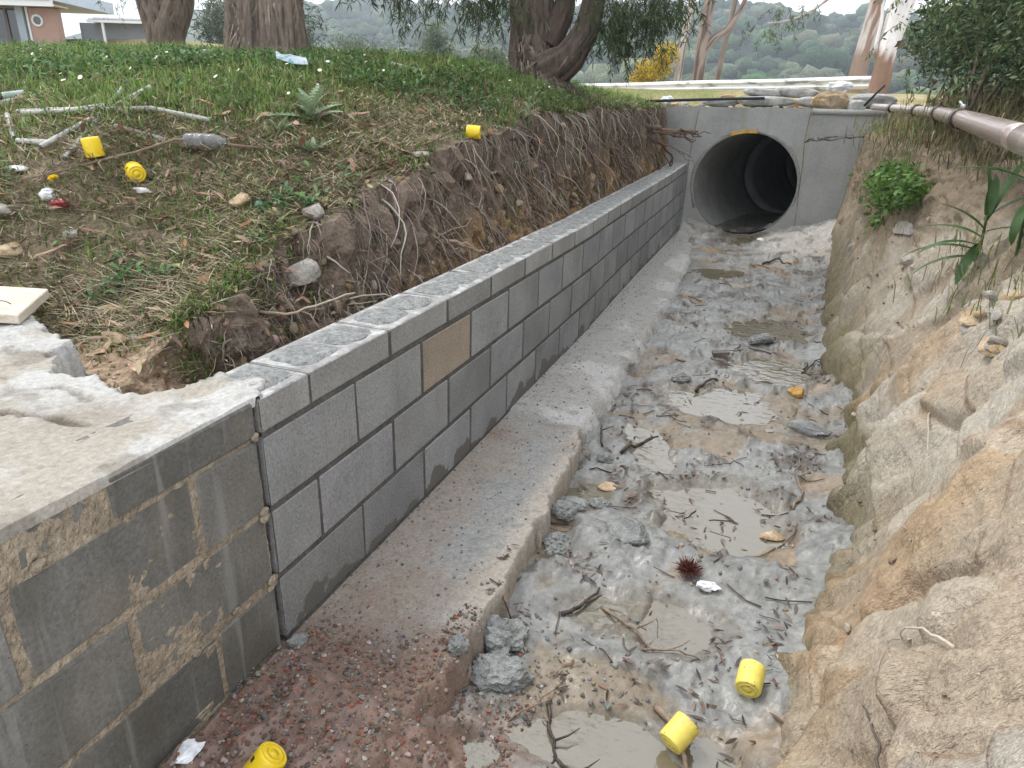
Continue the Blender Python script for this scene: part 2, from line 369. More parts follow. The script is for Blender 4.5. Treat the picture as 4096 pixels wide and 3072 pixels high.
MUD = M('wet_mud', attr=True, rough=.45, bump=.45, bscale=60, var=.22, spec=.45, wet=(.30, .75, 6))
_b = MUD.node_tree.nodes['Principled BSDF']; _b.inputs['Coat Weight'].default_value = .16; _b.inputs['Coat Roughness'].default_value = .14; _b.inputs['Coat IOR'].default_value = 1.45      # wet film
bed = mk('drain_floor', np.c_[p2, z], gridF(len(xb), len(yb)), MUD, col=cb); tag(bed, kind='structure')
_bedZ = z.reshape(len(xb), len(yb))
def BED(x, y):
    i = np.clip(np.searchsorted(xb, np.asarray(x)), 0, len(xb)-1); j = np.clip(np.searchsorted(yb, np.asarray(y)), 0, len(yb)-1); return _bedZ[i, j]

# water standing in the basins, one thing each
WATER = bpy.data.materials.new('muddy_water'); WATER.use_nodes = True
_n = WATER.node_tree.nodes; _l = WATER.node_tree.links; _b = _n['Principled BSDF']
_b.inputs['Base Color'].default_value = (.15, .132, .095, 1); _b.inputs['Roughness'].default_value = .03; _b.inputs['Specular IOR Level'].default_value = .8; _b.inputs['IOR'].default_value = 1.75
_tc = _n.new('ShaderNodeTexCoord'); _mp = _n.new('ShaderNodeMapping'); _mp.inputs['Scale'].default_value = (7, 15, 1); _mp.inputs['Rotation'].default_value = (0, 0, .25); _no = _n.new('ShaderNodeTexNoise'); _no.inputs['Scale'].default_value = 1.6; _no.inputs['Detail'].default_value = 2
_bp = _n.new('ShaderNodeBump'); _bp.inputs['Strength'].default_value = .26; _bp.inputs['Distance'].default_value = .012
_l.new(_tc.outputs['Object'], _mp.inputs[0]); _l.new(_mp.outputs[0], _no.inputs['Vector']); _l.new(_no.outputs['Fac'], _bp.inputs['Height']); _l.new(_bp.outputs[0], _b.inputs['Normal'])
PLAB = ['wide rippled puddle beside the spiky red seed head', 'brown puddle full of twigs in front of the seed head', 'still puddle against the mossy foot of the rock, the farther of two', 'rippled puddle against the foot of the rock, nearer than the still one',
  'shiny puddle reflecting white sky beside the clear plastic bag', 'small puddle under the broken edge of the footing', 'puddle at the bottom of the picture left of the tilted yellow cap', 'dark water lying in the mouth of the culvert',
  'grey puddle at the bottom edge below the upright yellow cap', 'tiny puddle at the edge of the red gravel', 'thin shiny trickle between mud clods left of the bag puddle', 'shallow water among leaf litter in front of the culvert']
for k, (cx, cy, a, b, r) in enumerate(PUD):
    th = np.linspace(0, 2*math.pi, 49)[:-1]; rr = 1.22+.1*np.sin(3*th+k)
    c, s = math.cos(r), math.sin(r); ex, ey = a*rr*np.cos(th), b*rr*np.sin(th)
    V = np.c_[cx+ex*c-ey*s, cy+ex*s+ey*c, np.zeros(48)]; V = np.vstack([V, (cx, cy, 0)])
    if cy < 7: V[:, 0] = np.minimum(V[:, 0], XR(V[:, 1], -.1)+.05)
    zw = bedz(cx, cy-(b*1.1 if k == 7 else 0))-.010
    o = mk('puddle', V-A3(cx, cy, 0), np.array([(i, (i+1) % 48, 48) for i in range(48)]), WATER, loc=(cx, cy, zw+.0008*k)); tag(o, PLAB[k], 'puddle')

# ---------------------------------------------------------------- right bank: cut sandstone face, then the overgrown slope above
yr = spaced(-1.0, 9.0, .0085, .045); sr = np.r_[np.linspace(-.14, 1.42, 240), 1.42+spaced(.02, 7.5, .02, .4)]
S, Y = np.meshgrid(sr, yr, indexing='ij'); s_, y_ = S.ravel(), Y.ravel()
zf = np.minimum(s_, 1.38)*.93-.09+.014*np.clip(y_, 0, 8)*np.clip(1-s_, 0, 1)
over = np.maximum(s_-1.30, 0)
x_ = XR(y_, np.minimum(zf, 1.25))+np.where(over > 0, over*.86, 0); z_ = np.minimum(zf, 1.12+.1*(zf-1.12)*(zf > 1.12))+np.clip(over, 0, 9)*.42
P = np.dstack([x_.reshape(S.shape), y_.reshape(S.shape), z_.reshape(S.shape)]); N = gnorm(P).reshape(-1, 3); N *= -np.sign(N[:, :1]+1e-9)
q = np.c_[y_, s_]
def facets(q, sc, rot, seed, tilt, off):
    """broken-stone relief: every cell is a tilted plane with its own offset; returns relief, distance to the crack, cell random"""
    c, s = math.cos(rot), math.sin(rot); Rm = np.array([[c, s], [-s, c]]); qq = (q@Rm.T)/np.asarray(sc)
    qq = qq+.10*np.c_[fbm(qq, 1.3, 3, seed), fbm(qq, 1.3, 3, seed+7)]
    h, of, d1, d2 = worley(qq, seed)
    return (off*1.7*h[0]+tilt*1.7*(of[:, 0]*h[1]+of[:, 1]*h[2]))*sstep(0, .26, d2-d1), d2-d1, h[3]*.5+.5
def ledges(q, per, ang, seed, wob):
    """overlapping beds: height climbs along the drain and drops sharply at each ledge; returns relief 0..1, distance to the edge, bed random"""
    u = (q[:, 0]*math.cos(ang)+q[:, 1]*math.sin(ang))/per+wob*fbm(q*A3(1, .55), 1.6/per*.35, 4, seed); k = np.floor(u); f = u-k; z = k*0
    r = _hash(k, z, z, seed)*.5+.5; r2 = _hash(k+1, z, z, seed)*.5+.5
    m = .35+.65*sstep(-.25, .35, fbm(np.c_[q, k*3.7], 2.2, 3, seed+4))                 # ledges die out and start again
    return np.where(f < .95, f/.95, (1-f)/.05)*(.35+.65*r)*m, np.where(f > .45, np.abs(f-.955), f+.045)*per, r*(1-sstep(.9, 1, f))+r2*sstep(.9, 1, f)
L1, E1, R1 = ledges(q, .48, .46, 3, .32); L2, E2, R2 = ledges(q, .17, .60, 5, .35); L3, E3, R3 = ledges(q, .42, -1.02, 9, .35)
D3, E4, R4 = facets(q, (.20, .40), .5, 15, .034, .010); L5, E6, R6 = ledges(q, .11, -1.15, 25, .9)
D1 = .145*(L1-.35)+.050*(L3-.3)+D3; D2 = .040*(L2-.3)+.006*(L5-.3)
pf = np.c_[x_, y_, z_]; rockm = 1-sstep(1.16, 1.34, s_+.05*fbm(q, 6, 3, 8)); soilm = sstep(.75, 1.15, s_+.35*sstep(2.0, 3.6, y_)+.25*fbm(q, 2.2, 4, 61)-.30*(1-sstep(.6, 1.8, y_))-.14)
g1 = fbm(pf, 4, 4, 71); g2 = fbm(pf, 20, 4, 75); g3 = fbm(pf, 70, 3, 79)
dsp = (D1+D2+.010*g1)*rockm*(1-.68*sstep(2.0, 3.8, y_))-.010*np.exp(-(E1/.016)**2)*rockm-.006*np.exp(-(E2/.012)**2)*rockm*sstep(.2, .6, L2)+.003*g2+.0006*g3+soilm*(.02*g2+.03*g1)
dsp -= .012*np.exp(-(E4/.035)**2)*rockm*sstep(-.1, .3, g1)
dsp *= sstep(-.14, .02, s_)*.8+.2
Pd = pf+N*dsp[:, None]
tanr = A3(.415, .345, .262); palr = A3(.51, .462, .39); orr = A3(.425, .30, .185); gryr = A3(.395, .37, .325); mos = A3(.19, .165, .075)
cb = mixc(np.tile(tanr, (len(q), 1)), palr, sstep(.35, .75, .5*R1+.5*R4+.4*g1)); cb = mixc(cb, orr, sstep(.15, .5, fbm(q*A3(1, .45), 3.2, 4, 83))*.75)
cb = mixc(cb, gryr, sstep(.1, .5, fbm(q*A3(1, .5), 2.6, 4, 87))*.7); cb = mixc(cb, A3(.52, .47, .39), sstep(.62, .9, R2)*sstep(.3, .6, R4)*.6)
ub = (q[:, 0]*math.cos(.6)+q[:, 1]*math.sin(.6))/.052+2.2*g1+.5*g2; bed_ = np.sin(ub*2*math.pi)*.5+.5*np.sin(ub*1.37+2); cb *= (1+.10*bed_*sstep(-.2, .4, fbm(q, 1.8, 3, 97)))[:, None]      # bedding
cb = mixc(cb, A3(.26, .15, .09), np.maximum(np.maximum(np.exp(-(E1/.012)**2), .8*np.exp(-(E3/.009)**2)), .6*np.exp(-(E4/.04)**2)*sstep(-.1, .3, g1))*.8*sstep(-.4, .2, g2))
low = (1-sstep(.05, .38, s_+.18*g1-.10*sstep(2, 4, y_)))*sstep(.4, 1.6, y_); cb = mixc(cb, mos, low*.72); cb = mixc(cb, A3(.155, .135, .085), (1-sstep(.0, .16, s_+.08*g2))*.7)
cb = mixc(cb, A3(.25, .205, .135), sstep(2.5, 4.2, y_)*.75*sstep(-.5, .2, g1+.6*g2))
cb = mixc(cb, A3(.235, .18, .12), soilm*.85); cb = mixc(cb, A3(.10, .08, .05), sstep(1.3, 1.7, s_)); cb *= (1+.20*g3+.08*g2)[:, None]
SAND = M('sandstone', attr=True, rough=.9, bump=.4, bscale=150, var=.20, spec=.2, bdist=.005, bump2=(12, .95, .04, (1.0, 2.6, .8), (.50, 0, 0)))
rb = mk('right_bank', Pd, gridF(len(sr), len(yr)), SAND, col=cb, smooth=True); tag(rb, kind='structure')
_rbP = Pd.reshape(len(sr), len(yr), 3)
def RB(y, s):
    """point on the finished right bank at distance y along the drain and s up the slope"""
    i = int(np.clip(np.searchsorted(sr, s), 0, len(sr)-1)); j = int(np.clip(np.searchsorted(yr, y), 0, len(yr)-1)); return _rbP[i, j]

# ---------------------------------------------------------------- ground beyond the culvert, far hills
xg = np.r_[-1500, -600, -250, -120, -60, np.linspace(-40, 40, 81), 60, 120, 250, 600, 1500]; yg = np.r_[7.52, spaced(7.7, 40, .15, 1.2), 60, 90, 140, 250, 600, 2500]
X, Y = np.meshgrid(xg, yg, indexing='ij'); Zg = 1.29+.44*sstep(8.2, 17, Y)+.012*fbm(np.c_[X.ravel(), Y.ravel()], 1.5, 3, 5).reshape(X.shape)*3-11*sstep(27, 70, Y)+1.1*sstep(-9, -17, X)*(Y < 60)
Zg = np.where((X < -.6) & (Y < 16), Zg-.35, Zg); Zg = np.where((X > 1.9) & (Y < 10), 1.0, Zg)
pg = np.c_[X.ravel(), Y.ravel()]; gn = fbm(pg, .9, 4, 13)
cb = mixc(np.tile(A3(.34, .27, .15), (len(pg), 1)), A3(.16, .17, .06), sstep(-.2, .3, gn)); cb = mixc(cb, A3(.30, .27, .23), 1-sstep(8.2, 9.4, pg[:, 1]+gn))
gr = mk('ground', np.c_[pg, Zg.ravel()], gridF(len(xg), len(yg)), M('verge_ground', attr=True, rough=.95, bump=.5, bscale=25, var=.3), col=cb); tag(gr, kind='structure')
xh = np.linspace(-420, 420, 120); yh = np.linspace(70, 520, 70); X, Y = np.meshgrid(xh, yh, indexing='ij')
def HILL(x, y):
    pq = np.c_[np.ravel(x), np.ravel(y)]; t = sstep(110, 430, pq[:, 1]+.10*pq[:, 0])
    h = -11+t*(45+9*fbm(pq, .006, 3, 31)-.055*pq[:, 0])+4*fbm(pq, .022, 3, 33)*t; return h.reshape(np.shape(x))
hl = mk('hill', np.c_[X.ravel(), Y.ravel(), HILL(X, Y).ravel()], gridF(120, 70), M('hill_floor', ramp=[(.3, (.035, .05, .02)), (.7, (.06, .075, .03))], scale=.05, bump=0, var=0), smooth=True); tag(hl, kind='structure')
# ================================================================ BLOCK WALLS, SLAB, FOOTING, CULVERT
def wdz(y): return interp(y, [(0, 0), (2.8, 0), (4.5, .018), (6.2, .035), (7.5, .062)])     # the new wall climbs a little towards the culvert
def wdx(y): return interp(y, [(0, 0), (3, 0), (4, -.02), (6, -.045), (7.5, -.065)])
def block_mesh(name, L, H, mats, D=.19, b=.004, seed=0):
    """concrete block, front at x=0, length along +y, bottom at z=0; worn arrises; slot 1 is the top"""
    import bmesh
    bm = bmesh.new(); bmesh.ops.create_cube(bm, size=1)
    bmesh.ops.scale(bm, vec=(D, L, H), verts=bm.verts); bmesh.ops.translate(bm, vec=(-D/2, L/2, H/2), verts=bm.verts)
    bmesh.ops.bevel(bm, geom=list(bm.edges), offset=b, segments=1, profile=.5, affect='EDGES')
    r = random.Random(seed)
    for v in bm.verts: v.co += Vector((r.uniform(-.0012, .0012), r.uniform(-.0018, .0018), r.uniform(-.0015, .0015)))
    me = bpy.data.meshes.new(name)
    for m in mats: me.materials.append(m)
    for f in bm.faces:
        f.material_index = 1 if (len(mats) > 1 and f.normal.z > .6) else 0; f.smooth = False
    bm.to_mesh(me); bm.free(); return me
def block_mat(name, ramp, stain=None, wetcol=None, smear=None):
    m = M(name, ramp=ramp, scale=3.2, detail=8, rough=.9, bump=.5, bscale=150, var=.26, spec=.2, objcol=True, rand=1, speck=((.06, .058, .055), 70, .10), bdist=.004)
    n = m.node_tree.nodes; l = m.node_tree.links; b = n['Principled BSDF']; base = b.inputs['Base Color'].links[0].from_socket
    ge = n.new('ShaderNodeNewGeometry'); sp = n.new('ShaderNodeSeparateXYZ'); l.new(ge.outputs['Position'], sp.inputs[0])
    def tex(scale, vec=(1, 1, 1), det=5):
        mp = n.new('ShaderNodeMapping'); mp.inputs['Scale'].default_value = vec; l.new(ge.outputs['Position'], mp.inputs[0])
        t = n.new('ShaderNodeTexNoise'); t.inputs['Scale'].default_value = scale; t.inputs['Detail'].default_value = det; l.new(mp.outputs[0], t.inputs['Vector']); return t.outputs['Fac']
    def rng_(src, a, c):
        r = n.new('ShaderNodeMapRange'); r.inputs[1].default_value = a; r.inputs[2].default_value = c; l.new(src, r.inputs[0]); return r.outputs[0]
    def mix(f, A, col):
        x = n.new('ShaderNodeMix'); x.data_type = 'RGBA'; l.new(f, x.inputs[0]); l.new(A, x.inputs[6]); x.inputs[7].default_value = (*col, 1); return x.outputs[2]
    def mul(a, k):
        x = n.new('ShaderNodeMath'); x.operation = 'MULTIPLY'; l.new(a, x.inputs[0])
        if isinstance(k, float): x.inputs[1].default_value = k
        else: l.new(k, x.inputs[1])
        return x.outputs[0]
    # vertical run-down streaks
    st = rng_(tex(1.0, (1, 26, 2.2)), .55, .72); base = mix(mul(st, .35), base, stain)
    if wetcol:   # damp climbing from the footing, with the crooked upper edge a wet patch has
        a = n.new('ShaderNodeMath'); a.operation = 'MULTIPLY_ADD'; l.new(tex(5.5, det=4), a.inputs[0]); a.inputs[1].default_value = -.34; l.new(sp.outputs[2], a.inputs[2])
        base = mix(mul(rng_(a.outputs[0], -.128, -.138), .85), base, wetcol)
    if smear:    # mortar wiped over the faces, green-brown weathering
        base = mix(mul(rng_(tex(4.5, (1, 1, .8)), .56, .72), .32), base, smear)
        base = mix(mul(rng_(tex(2.1, (1, 2, .7), 7), .5, .62), .55), base, (.085, .078, .06))
        base = mix(mul(rng_(tex(2.6, (1, 9, .6), 5), .58, .66), .4), base, (.30, .30, .29))
    l.new(base, b.inputs['Base Color'])
    return m
NEWB = block_mat('new_block', [(.25, (.178, .179, .176)), (.5, (.245, .246, .243)), (.75, (.31, .311, .307))], stain=(.20, .195, .185), wetcol=(.115, .108, .098))
OLDB = block_mat('old_block', [(.25, (.108, .105, .098)), (.5, (.160, .156, .146)), (.75, (.225, .218, .204))], stain=(.10, .094, .082), smear=(.31, .255, .185))
CAPM = M('block_top', ramp=[(.3, (.22, .22, .212)), (.5, (.29, .288, .28)), (.66, (.46, .46, .455))], scale=16, rough=.95, bump=.5, bscale=110, var=.2, rand=1)
GROUT = M('grout', ramp=[(.3, (.19, .195, .192)), (.7, (.30, .305, .30))], scale=22, rough=.95, bump=.9, bscale=75, var=.35, bdist=.02, rand=1)
MORT = M('mortar', ramp=[(.3, (.070, .066, .060)), (.7, (.115, .109, .10))], scale=14, rough=.9, bump=.8, bscale=90, var=.3)
OMORT = M('old_mortar', ramp=[(.3, (.24, .195, .145)), (.7, (.40, .335, .25))], scale=12, rough=.95, bump=.9, bscale=80, var=.35, bdist=.02)

def mortar(name, mat, y0, y1, z0, z1, base, amp, seed, parent, follow, dy=.011):
    ny, nz = int((y1-y0)/dy)+2, int((z1-z0)/dy)+2
    Y, Zz = np.meshgrid(np.linspace(y0, y1, ny), np.linspace(z0, z1, nz), indexing='ij'); q = np.c_[Y.ravel(), Zz.ravel()]
    x = base+amp*fbm(q, 11, 3, seed)+amp*.55*fbm(q, 60, 2, seed+5)
    zz = q[:, 1]+(wdz(q[:, 0]) if follow else 0); x = x+(wdx(q[:, 0]) if follow else 0)
    F = gridF(ny, nz); V = np.c_[x, q[:, 0], zz]; mb = MB(); mb.add(V, F)
    for (ya, yb_) in zip(np.linspace(y0, y1, 9)[:-1], np.linspace(y0, y1, 9)[1:]):       # the solid behind the joints
        yc = (ya+yb_)/2; dx = wdx(yc) if follow else 0; dz = wdz(yc) if follow else 0
        mb.box((-.183+dx, ya, z0+dz), (-.014+dx, yb_+.001, z1+dz))
    return mb.build(name, mat, parent, usecol=False)

# ---- new wall
nw = empty('block_wall', (0, 0, 0)); tag(nw, 'new clean grey concrete block wall running to the culvert', 'wall')
END = 7.36
mortar('mortar', MORT, .012, END, -.10, .690, -.0008, .0007, 3, nw, True)
bms = {(L, H): [block_mesh('block', L-.003, H-.003, [NEWB, CAPM] if H < .1 else [NEWB], b=.003+.001*k, seed=k) for k in range(4)] for L in (.19, .39, .37) for H in (.09, .19)}
def grout_mesh(seed, L):
    mb = MB(); r = np.random.default_rng(seed)
    for k in range(2 if L > .3 else 1):
        n = 15; g = np.linspace(-1, 1, n); U, W = np.meshgrid(g, g, indexing='ij'); u, v = U.ravel(), W.ravel()
        q = np.c_[u, v]; e = (np.abs(u)**4+np.abs(v)**4)**.25; hgt = .0035*(1-sstep(.75, 1.0, e))-.004*sstep(.92, 1, e)+.0042*fbm(q, 3.1, 3, seed+9*k)*(1-sstep(.8, 1, e))+.0025*fbm(q, 9, 2, seed+4+k)
        a = np.maximum(np.abs(u), np.abs(v))/(e+1e-9); a = np.where(e > 1e-6, a, 1)
        cy = L*(.27+.46*k) if L > .3 else L*.5
        mb.add(np.c_[-.095+u*.070*a*(1+.10*fbm(q, 1.7, 2, seed+k)), cy+v*.082*a*(1+.10*fbm(q, 1.9, 2, seed+5+k)), hgt], gridF(n, n))
    return mb.mesh('grout_fill', GROUT)
gms = [grout_mesh(50+k, .39) for k in range(4)]; gmh = grout_mesh(70, .19)
rB = random.Random(4)
for crs in range(4):                                                   # 0..2 full courses, 3 = half-height top course
    H = .09 if crs == 3 else .19; z0 = .01+.2*crs; s = 0.; half = crs in (1, 3); first = True
    while s < END-.05:
        L = .19 if (first and half) else .39
        if s+L > END: L = .37 if END-s > .3 else .19
        y0 = s+(.012 if first else .005); yc = s+L/2
        o = ob('block', rB.choice(bms[(L, H)]), nw, (float(wdx(y0))+.0008+rB.uniform(-.0002, .0012), y0, z0+float(wdz(y0))+rB.uniform(-.001, .001)), (rB.uniform(-.002, .002)+math.atan2(wdz(y0+L)-wdz(y0), L), 0, -math.atan2(wdx(y0+L)-wdx(y0), L)+rB.uniform(-.0006, .0006)))
        t = rB.uniform(.84, 1.12); o.color = (t, t*rB.uniform(.99, 1.01), t*rB.uniform(.98, 1.05), 1)
        if crs == 3: o.color = (t*1.05+.06, t*1.03+.06, t*1.0+.06, 1)
        if crs == 2 and abs(s-.8) < .05: o.color = (1.22, 1.02, .80, 1); o['label'] = 'tan sandy-coloured block'
        if crs == 3:
            g = ob('grout_fill', gmh if L < .3 else rB.choice(gms), o, (rB.uniform(-.004, .004), 0, .0915))
        s += .2 if L == .19 else .4; first = False

# ---- old wall on the near side of the control joint
ow = empty('block_wall', (0, 0, 0)); tag(ow, 'old stained concrete block wall with sandy mortar under the slab', 'wall')
mortar('mortar', OMORT, -1.42, -.006, -.32, .69, -.0045, .0036, 13, ow, False, .008)
obm = {(L, H): [block_mesh('block', L, H, [OLDB], b=.007, seed=20+k) for k in range(3)] for L in (.19, .385) for H in (.09, .19)}
for crs in range(-1, 4):
    H = .09 if crs == 3 else .19; z0 = .01+.2*crs; s = -.006; half = crs % 2 == 0; first = True
    while s > -1.3:
        L = .19 if (first and half) else .385
        o = ob('block', rB.choice(obm[(L, H)]), ow, (rB.uniform(-.004, .0015), s-L, z0+rB.uniform(-.003, .003)), (rB.uniform(-.008, .008), rB.uniform(-.006, .006), rB.uniform(-.006, .006)))
        t = rB.uniform(.8, 1.15); o.color = (t, t*.985, t*.96, 1)
        s -= .2 if L == .19 else .4; first = False
mb = MB()
for k in range(22):     # lumps of mortar squeezed out of the joints
    zz = random.choice([.205, .405, .605, .205, .405]); yy0 = random.uniform(-.9, -.005) if k > 12 else -.012; V, F = ico(2)
    V = V*(1+.35*fbm(V, 1.8, 3, 200+k)[:, None])*random.uniform(.006, .015)*A3(.55, 1.3, 1); mb.add(V+A3(.001, yy0, zz+random.uniform(-.012, .012)), None, F)
mb.build('mortar_lump', OMORT, ow, usecol=False)

# ---- broken concrete slab behind and over the old wall
POLY = np.array([(-3.5, .24), (-1.6, .20), (-1.09, .18), (-.93, .20), (-.80, .15), (-.70, .10), (-.67, .03), (-.58, -.02), (-.545, -.07), (-.40, -.085), (-.31, -.09), (-.24, -.07), (-.20, -.02), (-.185, .05), (-.15, .14), (-.05, .09), (-.012, .02), (.002, -.004), (.002, -1.6), (-3.5, -1.6)])
def sdist(q, poly):
    d = np.full(len(q), 9.); ins = np.zeros(len(q), bool)
    for a, b in zip(poly, np.roll(poly, -1, 0)):
        e = b-a; t = np.clip(((q-a)@e)/(e@e), 0, 1); d = np.minimum(d, np.linalg.norm(q-a-t[:, None]*e, axis=1))
        c = ((a[1] > q[:, 1]) != (b[1] > q[:, 1])) & (q[:, 0] < (b[0]-a[0])*(q[:, 1]-a[1])/(b[1]-a[1]+1e-12)+a[0]); ins ^= c
    return np.where(ins, d, -d)
def pdist(q, line):
    d = np.full(len(q), 9.)
    for a, b in zip(line[:-1], line[1:]):
        a, b = np.array(a), np.array(b); e = b-a; t = np.clip(((q-a)@e)/(e@e), 0, 1); d = np.minimum(d, np.linalg.norm(q-a-t[:, None]*e, axis=1))
    return d
xs = -np.r_[-.001, .003, .006, spaced(.010, 1.35, .0058, .009), spaced(1.4, 3.2, .03, .2)]; ys = np.r_[spaced(-1.3, -.75, .02, .02), spaced(-.74, .32, .0058, .0060)]
X, Y = np.meshgrid(xs, ys, indexing='ij'); q = np.c_[X.ravel(), Y.ravel()]
c1 = fbm(q, 6, 4, 91); c2 = fbm(q, 24, 4, 93); c3 = fbm(q, 80, 3, 95, ridged=True)
front = np.abs(q[:, 0]+.004) < .03
sd = sdist(q, POLY)+np.where((q[:, 0] > -.03) & (q[:, 1] < 0), .03, .035*c1+.018*c2+.006*c3)
inside = sstep(-.018, .004, sd)
crk = pdist(q, [(-1.3, -.36), (-.6, -.33), (-.42, -.27), (-.30, -.25), (-.22, -.24)])+.012*c2; crk2 = pdist(q, [(-.62, -.14), (-.5, -.2), (-.44, -.13), (-.33, -.15)])+.015*c2
z = .706+.006*c1+.0035*c2+.0012*c3-.020*np.exp(-(crk/.006)**2)-.010*np.exp(-(crk2/.005)**2)
hollow = np.exp(-(((q[:, 0]+.24)/.11)**2+((q[:, 1]+.19)/.07)**2)); z -= .012*hollow
z += .012*np.maximum(c2, 0)*sstep(-.2, .05, q[:, 1])
z = np.where(q[:, 0] > -.03, np.minimum(z, .706-.004*np.maximum(c2, 0)), z)
z = z*inside+(.50)*(1-inside)
white = A3(.40, .395, .38); cr = A3(.315, .29, .25)
cb = mixc(np.tile(cr, (len(q), 1)), white, sstep(-.25, .15, c1+.8*(q[:, 1]+.22))); cb = mixc(cb, A3(.19, .172, .145), sstep(.10, .45, fbm(q, 9, 4, 99))*sstep(-.6, .3, -q[:, 1]*2-c1)*.7)
cb = mixc(cb, A3(.24, .205, .165), hollow*.8); cb = mixc(cb, A3(.17, .14, .11), np.maximum(np.exp(-(crk/.010)**2), .6*np.exp(-(crk2/.008)**2))); cb = mixc(cb, A3(.26, .22, .17), (1-inside)*.6)
cb *= (1+.14*c3)[:, None]
SLABM = M('rough_concrete', attr=True, rough=.95, bump=.6, bscale=100, var=.2, spec=.15)
z = np.where((q[:, 0] > -.001) & (q[:, 1] < 0), .685, z)
sb = mk('concrete_slab', np.c_[q, z], gridF(len(xs), len(ys))[:, ::-1], SLABM, col=cb); tag(sb, 'broken pale concrete slab with cracks on top of the old wall', 'slab')

# ---- concrete footing along the foot of the wall
EDG = [(-.8, .40), (-.2, .40), (.1, .44), (.27, .445), (.5, .45), (.66, .435), (.9, .43), (1.1, .40), (1.3, .395), (1.5, .385), (1.66, .35), (1.72, .345), (1.9, .345), (2.6, .34), (3.4, .345), (4.4, .34), (5.2, .30), (6.2, .25), (7.4, .16)]
xf = np.linspace(-.03, .60, 110); yf = spaced(-.75, 7.42, .0085, .034); X, Y = np.meshgrid(xf, yf, indexing='ij'); q = np.c_[X.ravel(), Y.ravel()]
c1 = fbm(q, 5, 4, 121); c2 = fbm(q, 22, 4, 123); c3 = fbm(q, 75, 3, 125, ridged=True)
newp = sstep(1.60, 1.68, q[:, 1]+.03*c2); wdt = .018+.10*newp+.05*(1-sstep(.1, .4, q[:, 1]))
e = interp(q[:, 1], EDG)-q[:, 0]+(.028*c1+.022*c2)*(1-.5*newp)+.005*c3
ins = sstep(-1, .25, e/wdt)
z = -.004+.002*c1+.0022*c2+.0007*c3+wdz(q[:, 1])*.6+newp*.012-.03*sstep(.12, .30, q[:, 0])*newp
z = z*ins+(-.22)*(1-ins)+.012*c2*(1-ins)
grb = A3(.30, .265, .23); redb = A3(.235, .18, .145); gry = A3(.30, .30, .29); pal = A3(.36, .35, .33)
cb = mixc(np.tile(grb, (len(q), 1)), redb, sstep(0, .4, c1)*.7); cb = mixc(cb, gry, sstep(.0, .35, fbm(q, 3.4, 4, 131))*.9); cb = mixc(cb, A3(.40, .36, .31), sstep(.28, .40, q[:, 0])*.7*(1-newp))
cb = mixc(cb, pal, newp*.9); cb = mixc(cb, A3(.48, .47, .455), newp*sstep(.05, .35, c1+2.2*(q[:, 0]-.22))*.8); cb = mixc(cb, A3(.20, .205, .20), sstep(.15, .45, c2+.25*(1-newp)*0-.1)*.55)
cb = mixc(cb, A3(.30, .24, .175), (1-ins)*(1-newp)*.8); cb = mixc(cb, A3(.165, .105, .08), (1-sstep(.0, .34, q[:, 1]-.25*(q[:, 0]-.2)+.12*c1))*.85)
cb *= (1+.12*c3+.05*c2)[:, None]
ft = mk('concrete_footing', np.c_[q, z], gridF(len(xf), len(yf)), SLABM, col=cb); tag(ft, 'muddy concrete footing strip with a ragged edge along the wall', 'footing')
_ftZ = z.reshape(len(xf), len(yf))
def FT(x, y):
    i = np.clip(np.searchsorted(xf, np.asarray(x)), 0, len(xf)-1); j = np.clip(np.searchsorted(yf, np.asarray(y)), 0, len(yf)-1); return np.maximum(_ftZ[i, j], BED(x, y))

# ---- culvert headwall, pipe
HWY = 7.45; PC = (.585, .545); PR = .565
hw = empty('culvert_headwall', (.6, HWY, 0)); tag(hw, 'grey concrete culvert headwall with a round pipe opening', 'headwall')
def conc(name, a, b, c, stain):
    return block_like(name, a, b, c, stain)
HWM = M('headwall_concrete', ramp=[(.28, (.28, .287, .28)), (.5, (.365, .372, .365)), (.72, (.43, .437, .428))], scale=2.6, detail=8, rough=.85, bump=.3, bscale=60, var=.1, speck=((.16, .155, .145), 22, .07), bdist=.006)
_n = HWM.node_tree.nodes; _l = HWM.node_tree.links; _b = _n['Principled BSDF']; _c = _b.inputs['Base Color'].links[0].from_socket
_g = _n.new('ShaderNodeNewGeometry'); _m = _n.new('ShaderNodeMapping'); _m.inputs['Scale'].default_value = (9, 9, .8); _l.new(_g.outputs['Position'], _m.inputs[0])
_t = _n.new('ShaderNodeTexNoise'); _t.inputs['Scale'].default_value = 1; _t.inputs['Detail'].default_value = 6; _l.new(_m.outputs[0], _t.inputs['Vector'])
_r2 = _n.new('ShaderNodeMapRange'); _r2.inputs[1].default_value = .52; _r2.inputs[2].default_value = .72; _r2.inputs[4].default_value = .6; _l.new(_t.outputs['Fac'], _r2.inputs[0])
_x = _n.new('ShaderNodeMix'); _x.data_type = 'RGBA'; _l.new(_r2.outputs[0], _x.inputs[0]); _l.new(_c, _x.inputs[6]); _x.inputs[7].default_value = (.33, .29, .21, 1); _l.new(_x.outputs[2], _b.inputs['Base Color'])
